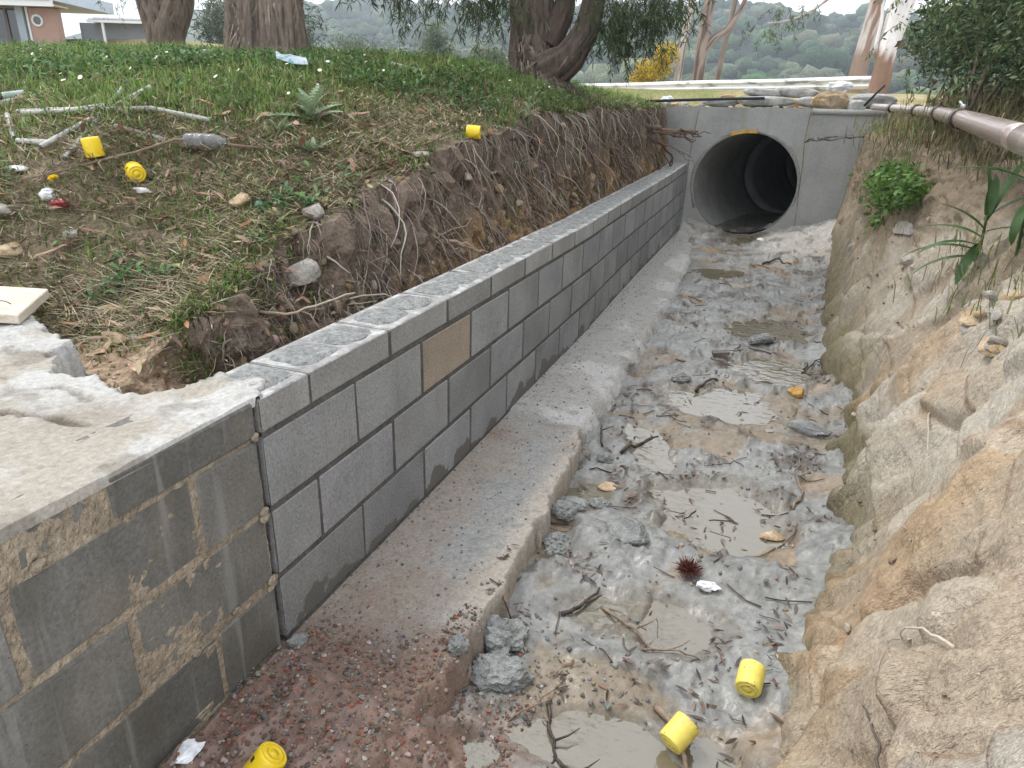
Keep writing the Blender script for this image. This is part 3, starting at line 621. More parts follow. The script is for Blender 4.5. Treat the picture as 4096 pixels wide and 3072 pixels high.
def panel(name, poly, y0, thick, hole=None, mat=HWM, nse=.004, seed=1, n=46):
    """concrete panel from an outline in x,z; front face gridded by fan rings so that it can wobble"""
    poly = np.array(poly, float); m = len(poly); mb = MB()
    cx, cz = hole[:2] if hole else poly.mean(0); k = []
    for i in range(m):
        a, b = poly[i], poly[(i+1) % m]; L = np.linalg.norm(b-a); k.append(a+(b-a)*np.linspace(0, 1, max(2, int(L/.035)))[:-1, None])
    out = np.vstack(k); no = len(out); rings = 16
    if hole:
        an = np.arctan2(out[:, 1]-cz, out[:, 0]-cx); inn = np.c_[cx+hole[2]*np.cos(an), cz+hole[2]*np.sin(an)]
    else: inn = np.tile([cx, cz], (no, 1))+(out-[cx, cz])*.02
    t = np.linspace(0, 1, rings)[:, None, None]; G = inn[None]*(1-t)+out[None]*t; G = G.reshape(-1, 2)
    yv = y0+nse*fbm(G, 5, 4, seed)+.0015*fbm(G, 40, 2, seed+3)
    V = np.c_[G[:, 0], yv, G[:, 1]]; i, j = np.meshgrid(np.arange(rings-1), np.arange(no), indexing='ij'); j2 = (j+1) % no
    Q = np.c_[(i*no+j).ravel(), (i*no+j2).ravel(), ((i+1)*no+j2).ravel(), ((i+1)*no+j).ravel()]
    mb.add(V, Q)
    V2 = np.vstack([np.c_[out[:, 0], yv[-no:], out[:, 1]], np.c_[out[:, 0], np.full(no, y0+thick), out[:, 1]]]); a = np.arange(no); a2 = (a+1) % no
    mb.add(V2, np.c_[a, a2, a2+no, a+no])
    if hole:
        V3 = np.vstack([np.c_[inn[:, 0], yv[:no], inn[:, 1]], np.c_[inn[:, 0], np.full(no, y0+thick), inn[:, 1]]]); mb.add(V3, np.c_[a2, a, a+no, a2+no])
    else: mb.add(V[:no], None, np.array([(0, k_, k_+1) for k_ in range(1, no-1)]))
    o = mb.build(name, mat, hw, usecol=False); o.location = (-.6, -HWY, 0); return o
panel('main_panel', [(-.005, 1.36), (-.03, 1.1), (-.055, .8), (-.065, -.3), (1.209, -.3), (1.164, .82), (1.144, 1.03), (1.158, 1.37)], HWY, .22, hole=(*PC, PR))
panel('left_panel', [(-.66, 1.35), (-.66, -.2), (-.071, -.2), (-.061, .8), (-.037, 1.1), (-.012, 1.352)], HWY+.012, .2, seed=5)
rg = random.Random(8); crx = np.linspace(1.145, 2.1, 16); crz = [1.04+.11*((x-1.145)/.95)+rg.uniform(-.012, .012) for x in crx]
panel('upper_panel', [(1.163, 1.365)]+[(1.148 if i == 0 else x, z+.008+rg.uniform(-.005, .005)) for i, (x, z) in enumerate(zip(crx, crz))]+[(2.1, 1.37)], HWY+.003, .2, seed=9)
panel('lower_panel', [(1.149, 1.02), (1.169, .82), (1.213, -.3), (2.1, -.3)]+[(x, z-.008+rg.uniform(-.005, .005)) for x, z in zip(crx[:0:-1], crz[:0:-1])], HWY-.006, .2, seed=13)
CRK = M('red_crack', ramp=[(.3, (.12, .085, .07)), (.7, (.20, .15, .12))], scale=20, bump=.6, bscale=60)
for nm_, a_, b_ in (('crack_fill', (1.192, HWY+.014, .6), (2.1, HWY+.19, 1.32)), ('joint_fill', (1.10, HWY+.014, .9), (1.19, HWY+.19, 1.33)), ('joint_fill', (-.10, HWY+.020, .3), (.005, HWY+.19, 1.33))):
    bk = MB(); bk.box(a_, b_); o = bk.build(nm_, CRK, hw, usecol=False); o.location = (-.6, -HWY, 0)
# cut the fill clear of the pipe: keep it above the bore
ldg = MB(); ldg.box((1.17, HWY-.016, 1.318), (2.1, HWY+.01, 1.372)); o = ldg.build('coping', HWM, hw, usecol=False); o.location = (-.6, -HWY, 0)
# rough mortar collar round the pipe, with a smear of orange paint
th = np.linspace(-.35, math.pi+.5, 150); V = []; rr_ = np.linspace(0, 1, 9)
for a in th:
    for t in rr_:
        wv = .040+.030*fbm(np.array([[a*3, 0, 1.]]), 1, 3, 4)[0]; V.append((PC[0]+(PR-.004+wv*t)*math.cos(a), 0, PC[1]+(PR-.004+wv*t)*math.sin(a)))
V = np.array(V); tt = np.tile(rr_, len(th)); V[:, 1] = HWY-.008*np.sin(np.pi*np.clip(tt*.85+.12, 0, 1))-.008*fbm(V, 14, 4, 6)*(1-tt**4)+.012*(tt > .98)
o = mk('mortar_collar', V, gridF(len(th), 9)[:, ::-1], M('collar_mortar', ramp=[(.3, (.24, .238, .228)), (.7, (.34, .337, .325))], scale=18, bump=.9, bscale=70, var=.25), hw); o.location = (-.6, -HWY, 0)
th = np.linspace(R(84), R(112), 26); V = np.array([(PC[0]+(PR-.006+.032*t*(1+.4*math.sin(a*31)+.2*math.sin(a*73)))*math.cos(a), HWY-.028+.006*t, PC[1]+(PR-.006+.032*t*(1+.4*math.sin(a*31)+.2*math.sin(a*73)))*math.sin(a)) for a in th for t in (0, .5, 1)])
o = mk('paint_mark', V, gridF(26, 3), M('orange_paint', ramp=[(.3, (.42, .26, .06)), (.5, (.52, .29, .035)), (.7, (.56, .33, .06))], scale=20, rough=.6, bump=.2), hw); o.location = (-.6, -HWY, 0)
# concrete pipe: sections with sockets, running away to the right
cp = empty('culvert_pipe', (PC[0], HWY, PC[1])); tag(cp, 'dark round concrete culvert pipe behind the headwall', 'culvert pipe')
PIPEM = M('pipe_concrete', ramp=[(.3, (.19, .19, .185)), (.7, (.28, .28, .272))], scale=4, rough=.7, bump=.2, bscale=40, var=.15)
dirp = A3(math.sin(R(12)), math.cos(R(12)), .004); tot = 0
for k in range(6):
    r0 = PR-.005 if k == 0 else PR-.03-.006*k; L = 2.1; n = 64; an = np.arange(n)/n*2*math.pi; off = A3(.05*k, 0, 0)
    rows = []
    for t in np.linspace(0 if k else .004, L, 12):
        c = dirp*(tot+t)+off; rows.append(np.c_[c[0]+r0*np.cos(an), np.full(n, c[1]), c[2]+r0*np.sin(an)])
    c = dirp*(tot+L)+off; rows.append(np.c_[c[0]+(r0+.14)*np.cos(an), np.full(n, c[1]), c[2]+(r0+.14)*np.sin(an)])
    c0 = dirp*(tot)+off; 
    if k: rows.insert(0, np.c_[c0[0]+(r0+.16)*np.cos(an), np.full(n, c0[1]), c0[2]+(r0+.16)*np.sin(an)])
    V = np.vstack(rows); m = len(rows); i, j = np.meshgrid(np.arange(m-1), np.arange(n), indexing='ij'); j2 = (j+1) % n
    mk('pipe_section', V, np.c_[(i*n+j).ravel(), (i*n+j2).ravel(), ((i+1)*n+j2).ravel(), ((i+1)*n+j).ravel()], PIPEM, cp); tot += L
c = dirp*tot; mk('dark_end_stop', np.array([(c[0]-.7, c[1], -.62), (c[0]+1.1, c[1], -.62), (c[0]+1.1, c[1], .62), (c[0]-.7, c[1], .62)]), np.array([(0, 1, 2, 3)]), PIPEM, cp)  # unseen plane added to close the pipe to a dark end
u = np.linspace(0, 12.3, 60); vv = np.linspace(-.34, .34, 14); U, W = np.meshgrid(u, vv, indexing='ij'); q = np.c_[U.ravel(), W.ravel()]
V = np.c_[dirp[0]*q[:, 0]+q[:, 1], dirp[1]*q[:, 0]+.01, -.535+.08*(q[:, 1]/.34)**2+.012*fbm(q, 5, 3, 4)]
mk('silt', V, gridF(60, 14), MUD, cp, col=np.tile([.12, .115, .10], (len(V), 1)))
# ================================================================ THINGS LYING ON THE BANK AND IN THE DRAIN
def bp_(x, y, dz=0): return Vector((x, y, float(HBd(x, y))+dz))
def fp_(x, y, dz=0): return Vector((x, y, float(FT(x, y))+dz))
def orient(o, axis, spin=0):
    q_ = Vector(axis).normalized().to_track_quat('Z', 'Y'); o.rotation_euler = (q_.to_matrix() @ Matrix.Rotation(spin, 3, 'Z')).to_euler()
# ---- yellow star-picket caps
YEL = M('yellow_plastic', ramp=[(.35, (.72, .50, .012)), (.65, (.80, .58, .02))], scale=25, rough=.38, bump=.12, bscale=60, var=.06, spec=.5, rand=1)
YELD = M('dirty_yellow_plastic', ramp=[(.30, (.50, .42, .16)), (.42, (.76, .63, .13)), (.7, (.80, .68, .15))], scale=18, rough=.5, bump=.15, bscale=60, var=.10, spec=.4, speck=((.10, .085, .06), 60, .12), rand=1)
DARK = M('slot_shade', ramp=(.05, .04, .02), bump=0, var=0)
def cap_mesh(mat):
    prof = [(.0305, 0), (.0335, 0), (.0340, .004), (.0338, .055), (.0335, .066), (.0315, .0705), (.0285, .0722), (.0280, .0712), (.0235, .0716), (.0232, .0730), (.0165, .0735), (.0162, .0722), (.0090, .0726), (.0088, .0738), (.0005, .0738)]
    inner = [(.0305, 0), (.0300, .066), (.0005, .067)]; n = 36; mb = MB(); an = np.arange(n)/n*2*math.pi
    for pr, fl in ((prof, 1), (inner, -1)):
        V = np.vstack([np.c_[r*np.cos(an), r*np.sin(an), np.full(n, z)] for r, z in pr]); m = len(pr)
        i, j = np.meshgrid(np.arange(m-1), np.arange(n), indexing='ij'); j2 = (j+1) % n; Q = np.c_[(i*n+j).ravel(), (i*n+j2).ravel(), ((i+1)*n+j2).ravel(), ((i+1)*n+j).ravel()]
        mb.add(V, Q[:, ::fl])
    return mb.mesh('shell', mat)
capm, capd = cap_mesh(YEL), cap_mesh(YELD)
sm = MB(); sm.box((-.0045, .0330, .040), (.0045, .0345, .052)); slotm = sm.mesh('slot', DARK, False)  # dark plate on the side, its colour standing in for the shaded hole
def cap(loc, axis, me, label, spin=0, dz=0, back=.037):
    a = Vector(axis).normalized(); o = empty('picket_cap', Vector(loc)-a*back); orient(o, axis, spin); tag(o, label, 'plastic cap', 'yellow star-picket caps'); ob('shell', me, o); ob('slot', slotm, o)
cap(bp_(-1.49, .93, .045), (-.10, -.10, 1), capm, 'yellow plastic cap standing upright beside the crossed conduits', 2)
cap(bp_(-1.335, .97, .030), (.75, -.5, -.12), capm, 'yellow plastic cap lying on its side in grass under the thin branch', 1)
cap(bp_(-.515, 2.37, .030), (-.85, -.25, .05), capm, 'yellow plastic cap lying alone near the top edge of the cut', 2)
cap(fp_(1.165, .40, .034), (-.10, -.96, -.22), capd, 'muddy yellow cap on the rock at the right, rings towards the viewer', 3.4)
cap(fp_(1.015, .185, .036), (-.42, -.72, -.32), capd, 'tilted muddy yellow cap half sunk in the puddle', 3.7)
cap(fp_(.225, -.345, .03), (.45, .45, .75), capm, 'yellow cap cut by the bottom edge on red gravel', 0)

# ---- corrugated conduit offcuts
COND = M('conduit_plastic', ramp=[(.3, (.36, .36, .335)), (.7, (.52, .52, .495))], scale=15, rough=.55, bump=.1, bscale=40, var=.12, rand=1)
CONDG = M('green_conduit_plastic', ramp=[(.3, (.30, .38, .36)), (.7, (.42, .50, .48))], scale=15, rough=.55, bump=.1, bscale=40, var=.12)
BORE = M('bore_shade', ramp=(.10, .10, .095), bump=0, var=0)
def conduit(pts, label, r=.0105, mat=COND):
    P_ = np.array([tuple(p_) for p_ in pts]); c0 = P_[0].copy(); L = np.r_[0, np.cumsum(np.linalg.norm(np.diff(P_, axis=0), axis=1))]
    n = max(12, int(L[-1]/.0035)); t = np.linspace(0, L[-1], n); Q = np.c_[[np.interp(t, L, P_[:, k]) for k in range(3)]].T
    rad = r*(1+.075*np.sign(np.sin(t/.0070*2*math.pi))); mb = MB(); mb.tube(Q-c0, rad, 10, caps=False)
    o = mb.build('conduit', mat, loc=tuple(c0), usecol=False); tag(o, label, 'conduit', 'corrugated conduit offcuts')
    for e_, f_ in ((0, 1), (-1, -2)):
        d = Q[e_]-Q[f_]; cb2 = MB(); cb2.tube(np.array([Q[e_]-c0-d*.15, Q[e_]-c0-d*.05]), r*.93, 10); cb2.build('bore', BORE, o, usecol=False)  # dark plug in each open end, painted as the shade inside
def bl(pts, dz): return [bp_(x, y, d) for (x, y), d in zip(pts, dz)]
conduit(bl([(-1.70, .87), (-1.83, 1.57)], [.045, .050]), 'long conduit offcut lying on top of the other, pointing away uphill')
conduit(bl([(-1.575, .87), (-1.95, 1.53)], [.022, .035]), 'long conduit offcut under the crossing one, behind the upright cap')
conduit(bl([(-2.30, 1.24), (-2.05, 1.22), (-1.84, 1.23), (-1.62, 1.36), (-1.39, 1.46)], [.02]*5), 'longest conduit offcut, lying flat across the slope behind the crossed pair')
conduit(bl([(-2.16, 1.16), (-1.95, 1.19), (-1.78, 1.27)], [.04, .034, .03]), 'short conduit offcut resting on the longest one')
conduit(bl([(-1.61, 1.15), (-1.43, 1.225)], [.018, .018]), 'short conduit offcut by itself left of the plastic bottle')
conduit(bl([(-2.56, 1.29), (-2.43, 1.46)], [.03, .02]), 'greenish conduit offcut at the left picture edge', mat=CONDG)
conduit(bl([(-2.55, 1.36), (-2.50, 1.44)], [.05, .045]), 'stub of greenish conduit at the very left edge', .017, CONDG)
conduit(bl([(-2.33, 1.21), (-1.99, .98)], [.02, .018]), 'conduit offcut pointing down the slope near the left edge')
conduit(bl([(-1.96, .97), (-1.74, .94)], [.02, .02]), 'short conduit offcut lying level left of the upright cap')
conduit(bl([(-1.55, 3.35), (-1.28, 3.30)], [.02, .02]), 'white stick of conduit in the grass between the two big trees', .013)
# ---- rough timber board on the slab edge
WOOD = M('pale_timber', ramp=[(.3, (.50, .43, .34)), (.55, (.62, .56, .47)), (.75, (.42, .34, .25))], scale=5, rough=.85, bump=.3, bscale=60, stretch=(1, 6, 6), var=.12)
c = [(-.935, .135), (-1.085, .345), (-2.2, .06), (-2.05, -.15)]; mb = MB(); V = np.array([(x, y, .716+.012*(k in (1, 2))) for k, (x, y) in enumerate(c)]+[(x, y, .745+.012*(k in (1, 2))) for k, (x, y) in enumerate(c)])
mb.add(V, [(3, 2, 1, 0), (4, 5, 6, 7), (0, 1, 5, 4), (1, 2, 6, 5), (2, 3, 7, 6), (3, 0, 4, 7)]); o = mb.build('timber_board', WOOD, smooth=False, usecol=False); tag(o, 'pale sawn timber board on the slab at the left edge', 'board')
bv = o.modifiers.new('edge', 'BEVEL'); bv.width = .003; bv.segments = 1
mb = MB(); t = np.linspace(0, 1, 8); mb.tube(np.c_[-1.06+.05*t, .13+.04*t+.01*np.sin(t*3), .7585+.010*np.sin(t*3.1)], .0016, 5); mb.build('bent_nail', M('rusty_nail', ramp=(.08, .06, .05), rough=.6, bump=0), o, usecol=False)

# ---- stones on the bank
STONE = M('pale_stone', ramp=[(.3, (.20, .18, .15)), (.5, (.33, .31, .275)), (.72, (.44, .42, .385))], scale=9, rough=.92, bump=.6, bscale=90, var=.2, rand=1)
SSTONE = M('tan_stone', ramp=[(.3, (.36, .25, .14)), (.55, (.47, .36, .24)), (.75, (.55, .46, .35))], scale=9, rough=.92, bump=.6, bscale=90, var=.2, rand=1)
def stone(name, loc, size, label, mat=STONE, seed=1, rot=(0, 0, 0), sub=3, cat='stone', group='stones on the grass bank', sink=.3):
    V, F = rock(sub, size, seed); o = mk(name, V, F, mat, smooth=False, loc=(loc[0], loc[1], loc[2]+size[2]*(1-2*sink))); o.rotation_euler = rot; tag(o, label, cat, group); return o
for x, y, s_, lab, mt, sd in [(-.56, .92, (.072, .062, .062), 'big grey boulder stuck in the broken edge of the bank', STONE, 3), (-.60, 1.92, (.085, .055, .022), 'flat pale stone on the lip of the cut below the lone cap', STONE, 4),
    (-.60, 1.09, (.06, .045, .035), 'pale block-shaped stone at the right end of the three in a row', STONE, 9), (-.90, 1.04, (.045, .04, .030), 'brown stone at the left end of the three in a row', SSTONE, 6), (-.74, 1.04, (.055, .038, .028), 'tan stone in the middle of the three in a row', SSTONE, 7),
    (-.985, .47, (.048, .036, .024), 'pinkish flat stone lying on the bare soil', SSTONE, 8), (-.83, .335, (.075, .03, .022), 'long tan stone lying on bare soil beside the slab', SSTONE, 12), (-1.64, .60, (.06, .05, .035), 'pale stone cut by the left edge above the board', STONE, 10),
    (-1.49, .525, (.05, .042, .03), 'tan stone near the left edge below the red wrapper', SSTONE, 11), (-.47, 1.95, (.028, .028, .042), 'pointed pale stone sticking out of the cut face', STONE, 13), (-1.36, .67, (.04, .03, .02), 'small white angular stone below the dandelion', STONE, 14), (-.76, .36, (.022, .02, .015), 'smallest pale stone next to the long tan one', STONE, 15)]:
    stone('stone', bp_(x, y), s_, lab, mt, sd, (0, 0, sd*1.3))
# ---- litter
def crumple(name, loc, size, mat, label, cat, seed, rot=(0, 0, 0), amp=.55):
    V, F = ico(3); V = V*(1+amp*fbm(V, 1.5, 3, seed)[:, None])+.25*np.c_[fbm(V, 2.7, 2, seed+1), fbm(V, 2.7, 2, seed+2), fbm(V, 2.7, 2, seed+3)]
    o = mk(name, V*np.asarray(size), F, mat, smooth=False, loc=loc); o.rotation_euler = rot; return tag(o, label, cat)
PLAS = M('clear_plastic', ramp=[(.3, (.70, .73, .74)), (.7, (.85, .87, .88))], scale=14, rough=.10, bump=.15, bscale=10, var=.05, spec=.8)
_b = PLAS.node_tree.nodes['Principled BSDF']; _b.inputs['Transmission Weight'].default_value = .8; _b.inputs['IOR'].default_value = 1.18
crumple('plastic_wrapper', bp_(-1.46, .725, .018), (.040, .020, .022), M('red_foil', ramp=[(.4, (.10, .008, .015)), (.6, (.22, .012, .025))], scale=20, rough=.3, bump=.3, bscale=30), 'crumpled dark red wrapper under the yellow dandelion', 'wrapper', 3)
crumple('paper_scrap', bp_(-1.535, .735, .018), (.026, .022, .022), M('white_tissue', ramp=(.72, .74, .78), bump=.4, bscale=40), 'white crumpled tissue beside the red wrapper', 'paper', 5)
crumple('paper_scrap', bp_(-1.75, .80, .014), (.045, .022, .012), M('white_paper', ramp=(.70, .70, .70), bump=.4, bscale=40), 'flat scrap of white paper left of the dandelion', 'paper', 8)
crumple('paper_scrap', bp_(-.84, 1.075, .012), (.02, .016, .012), M('teal_paper', ramp=(.22, .50, .45), bump=.3, bscale=40), 'small teal scrap between the stones in a row', 'paper', 12)
crumple('paper_scrap', bp_(-1.27, .93, .010), (.04, .018, .010), bpy.data.materials['white_paper'], 'torn white scrap below the cap lying in grass', 'paper', 15)
# clear plastic bottle, squashed
prof = [(.001, 0), (.030, .002), (.034, .012), (.034, .05), (.031, .055), (.034, .06), (.034, .10), (.031, .105), (.034, .11), (.034, .13), (.026, .155), (.013, .175), (.013, .19), (.001, .19)]; n = 20; an = np.arange(n)/n*2*math.pi
V = np.vstack([np.c_[r*np.cos(an), r*np.sin(an), np.full(n, z)] for r, z in prof]); V *= 1+.10*fbm(V, 30, 2, 6)[:, None]*A3(1, 1, .1); i, j = np.meshgrid(np.arange(len(prof)-1), np.arange(n), indexing='ij'); j2 = (j+1) % n
o = mk('plastic_bottle', V*.95, np.c_[(i*n+j).ravel(), (i*n+j2).ravel(), ((i+1)*n+j2).ravel(), ((i+1)*n+j).ravel()], PLAS, loc=bp_(-1.32, 1.23, .035)); orient(o, (.9, .25, .02)); tag(o, 'crushed clear plastic bottle in the grass at the branch', 'bottle')
# foil packet high on the lawn under the big tree
q = np.linspace(-1, 1, 13); U, W = np.meshgrid(q, q, indexing='ij'); u, v = U.ravel(), W.ravel(); V = np.c_[u*.085, v*.07, .012*fbm(np.c_[u, v], 2, 3, 7)+.02*(1-np.abs(u))*(1-np.abs(v))]
o = mk('foil_packet', V, gridF(13, 13), M('printed_foil', ramp=[(.40, (.12, .34, .38)), (.5, (.42, .46, .50)), (.7, (.26, .32, .42))], scale=22, rough=.3, bump=.3, bscale=30, spec=.6), loc=bp_(-1.75, 2.55, .10)); o.rotation_euler = (.35, .1, .75); tag(o, 'square silver and teal foil packet on the lawn below the big trunk', 'packet')
# thin fallen branch across the grass
BARK = M('grey_twig', ramp=[(.3, (.16, .115, .085)), (.7, (.27, .21, .16))], scale=30, rough=.9, bump=.4, bscale=80)
mb = MB(); pts = [(-1.66, .74), (-1.545, .81), (-1.44, .92), (-1.385, 1.03), (-1.33, 1.18), (-1.27, 1.26), (-1.16, 1.33), (-1.07, 1.41)]; dz = [.02, .03, .035, .05, .055, .05, .045, .03]
P_ = np.array([tuple(bp_(x, y, d)) for (x, y), d in zip(pts, dz)]); mb.tube(P_, np.linspace(.004, .0075, 8), 6); mb.tube(np.array([P_[5], P_[5]+(.05, -.05, -.01), P_[5]+(.11, -.06, -.03)]), [.005, .004, .002], 5)
mb.tube(np.array([P_[2], P_[2]+(.05, -.06, -.005), P_[2]+(.12, -.10, -.03)]), [.004, .003, .0015], 5)
o = mb.build('fallen_branch', BARK, usecol=False); tag(o, 'thin crooked fallen branch across the grass in front of the bottle', 'branch')

# ---- drain litter: clods of grey clay, stones, wood, seed head, bag
CLAY = M('grey_clay', ramp=[(.3, (.185, .195, .19)), (.7, (.30, .31, .30))], scale=14, rough=.8, bump=.9, bscale=60, var=.25, bdist=.02, rand=1, wet=(.45, .9, 12))
def clod(loc, size, label, seed, cat='clay clod'):
    V, F = ico(4); V = V*(1+.42*fbm(V, 1.6, 4, seed)+.22*fbm(V, 4.2, 3, seed+3, ridged=True)+.06*fbm(V, 12, 2, seed+5))[:, None]*np.asarray(size); V[:, 2] = np.maximum(V[:, 2], -size[2]*.55)
    o = mk('clay_clod', V, F, CLAY, smooth=False, loc=(loc[0], loc[1], loc[2]+size[2]*.42)); o.rotation_euler = (0, 0, seed*1.7); tag(o, label, cat, 'grey clay clods in the drain')
for x, y, s_, lab in [(.475, .345, (.085, .060, .05), 'largest dark grey clay clod beside the ragged footing edge'), (.53, .215, (.075, .055, .036), 'second largest clay clod, just in front of the largest one'), (.505, .27, (.035, .03, .025), 'small clay clod wedged between the two largest ones'), (.46, 1.03, (.042, .038, .032), 'round clay clod leaning on the footing edge'),
    (.48, .87, (.042, .036, .026), 'clay clod against the footing below the round one'), (.50, .80, (.03, .026, .02), 'small clay clod below the pair against the footing'), (.475, 1.12, (.045, .035, .020), 'clay clod at the edge of the small puddle'), (.505, 1.5, (.035, .025, .018), 'clay clod in the middle of the shiny trickle'), (.56, 1.19, (.04, .03, .02), 'clay clod standing in the small puddle'),
    (1.05, 3.45, (.10, .05, .03), 'grey clay lump at the edge of the still puddle by the rock'), (-.0+.03, .02, (.026, .018, .016), 'dark squashed clay lump at the foot of the control joint'), (.43, .17, (.028, .024, .02), 'clay clod among red gravel in front of the big ones'), (.66, 2.62, (.05, .04, .025), 'clay lump on mud left of the white sky puddle')]:
    clod(fp_(x, y), s_, lab, int(x*97+y*31)+5)
clod(bp_(-.50, .30), (.055, .045, .04), 'dark clay lump at the near end of the trench behind the wall', 77); clod(bp_(-.37, .16), (.04, .03, .035), 'clay lump deep in the near end of the trench', 78)
stone('stone', fp_(1.20, 1.24), (.062, .040, .026), 'reddish wedge-shaped stone in the wide puddle', SSTONE, 31, (0, 0, .2), group='stones in the drain', sink=.35)
stone('stone', fp_(1.275, 2.66), (.055, .035, .035), 'bright orange-brown stone at the far edge of the white sky puddle', M('ochre_stone', ramp=[(.3, (.36, .19, .05)), (.7, (.55, .34, .12))], scale=14, bump=.5, bscale=60), 32, group='stones in the drain')
stone('stone', fp_(.56, 1.33), (.05, .035, .014), 'flat olive slab of stone lying on the clay', SSTONE, 33, group='stones in the drain')
stone('stone', fp_(.87, 6.9), (.045, .035, .03), 'white stone in front of the culvert mouth', M('white_stone', ramp=(.68, .64, .58), bump=.4, bscale=60), 34, group='stones in the drain')
stone('stone', fp_(.70, .98), (.10, .07, .035), 'flat muddy boulder at the left edge of the wide puddle', bpy.data.materials['grey_clay'], 36, group='stones in the drain')
mb = MB(); mb.box((-.05, -.02, 0), (.05, .02, .022)); o = mb.build('wood_offcut', M('wet_wood', ramp=[(.3, (.10, .085, .07)), (.7, (.20, .17, .14))], scale=20, bump=.4, bscale=60, rough=.6), smooth=False, loc=fp_(.83, 3.10, .01), usecol=False); o.rotation_euler = (.12, -.1, .35); tag(o, 'small dark wood offcut lying on the mud in the middle', 'wood offcut')
mb = MB(); rs = np.random.default_rng(5)
for k in range(240):
    d = rs.normal(size=3); d[2] = abs(d[2])*.9; d /= np.linalg.norm(d); L = rs.uniform(.028, .048); mb.tube(np.array([d*.012, d*L*.6+rs.normal(size=3)*.003, d*L]), [.0016, .0012, .0004], 3, caps=False, C=A3(.10, .028, .022)*rs.uniform(.5, 1.9))
o = mb.build('seed_head', M('red_bristle', attr=True, rough=.8, bump=0, var=0), loc=fp_(.945, .855, .012)); o.scale = (1.25, 1.25, 1); tag(o, 'spiky dark red seed head at the edge of the wide puddle', 'seed head')
crumple('plastic_bag', fp_(1.33, 2.24, .02), (.10, .055, .028), PLAS, 'crumpled clear plastic bag at the foot of the rock', 'plastic bag', 21, amp=.5)
crumple('paper_scrap', fp_(.045, -.37, .01), (.022, .03, .008), bpy.data.materials['white_tissue'], 'pale blue-white torn paper on red gravel at the wall', 'paper', 23)
crumple('paper_scrap', fp_(1.02, .80, .012), (.035, .02, .012), bpy.data.materials['white_tissue'], 'soggy white scrap beside the spiky seed head', 'paper', 25)

# ---- sticks in the drain
BLK = M('wet_stick', ramp=[(.3, (.03, .024, .02)), (.7, (.085, .065, .05))], scale=30, rough=.45, bump=.4, bscale=80)
STK = [([(.62, .52), (.66, .60), (.69, .69)], .008, 'black wet stick standing out of the brown puddle'), ([(.72, .62), (.84, .53), (.98, .44)], .006, 'long straight stick floating in the brown puddle'), ([(.68, .20), (.70, .12), (.745, .06), (.74, -.0)], .006, 'dark branched stick in front of the rock hump'), ([(.74, .05), (.80, .0), (.84, -.06)], .005, 'dark stick continuing to the bottom edge'),
   ([(.95, .28), (1.01, .20), (1.06, .08)], .011, 'thick black stick behind the tilted yellow cap'), ([(1.27, 1.42), (1.30, 1.55), (1.27, 1.72), (1.30, 1.9)], .006, 'thin brown stick along the foot of the rock'), ([(.85, .46), (.95, .50), (1.03, .50)], .004, 'curved thin stick beside the long floating one'), ([(.55, 1.62), (.60, 1.75), (.66, 1.88)], .009, 'dark stick beside the shiny trickle'),
   ([(.46, 1.62), (.42, 1.75), (.40, 1.84)], .006, 'brown splinter at the end of the ragged footing'), ([(.76, 2.50), (.80, 2.62), (.86, 2.72)], .010, 'dark stick at the left edge of the white sky puddle'), ([(.95, 5.9), (1.05, 6.0), (1.2, 5.95)], .012, 'dark driftwood lying before the culvert'), ([(1.30, 3.05), (1.38, 3.2), (1.42, 3.12)], .006, 'bleached twig at the foot of the rock by the rippled puddle'),
   ([(.60, .10), (.66, .16), (.70, .28)], .004, 'thin stick left of the rock hump')]
for k, (pts, r, lab) in enumerate(STK):
    mb = MB(); n = len(pts)*3; t = np.linspace(0, len(pts)-1, n); px = np.interp(t, range(len(pts)), [a for a, b in pts]); py = np.interp(t, range(len(pts)), [b for a, b in pts])
    pz = np.maximum(FT(px, py), bedz(px, py)-.012)+r*.7+.012*np.sin(t/t[-1]*math.pi)+.004*RN.normal(size=n)
    P_ = np.c_[px+.004*RN.normal(size=n), py, pz]; mb.tube(P_-P_[0], r*(1-.55*np.linspace(0, 1, n)), 6)
    b0 = P_[n//2]-P_[0]; mb.tube(np.array([b0, b0+(.03, .02, .01), b0+(.05, .05, .012)]), [r*.6, r*.45, r*.15], 5)
    o = mb.build('stick', BLK if 'b' in lab[:3] or 'dark' in lab else BARK, loc=tuple(P_[0]), usecol=False); tag(o, lab, 'stick', 'sticks in the drain')
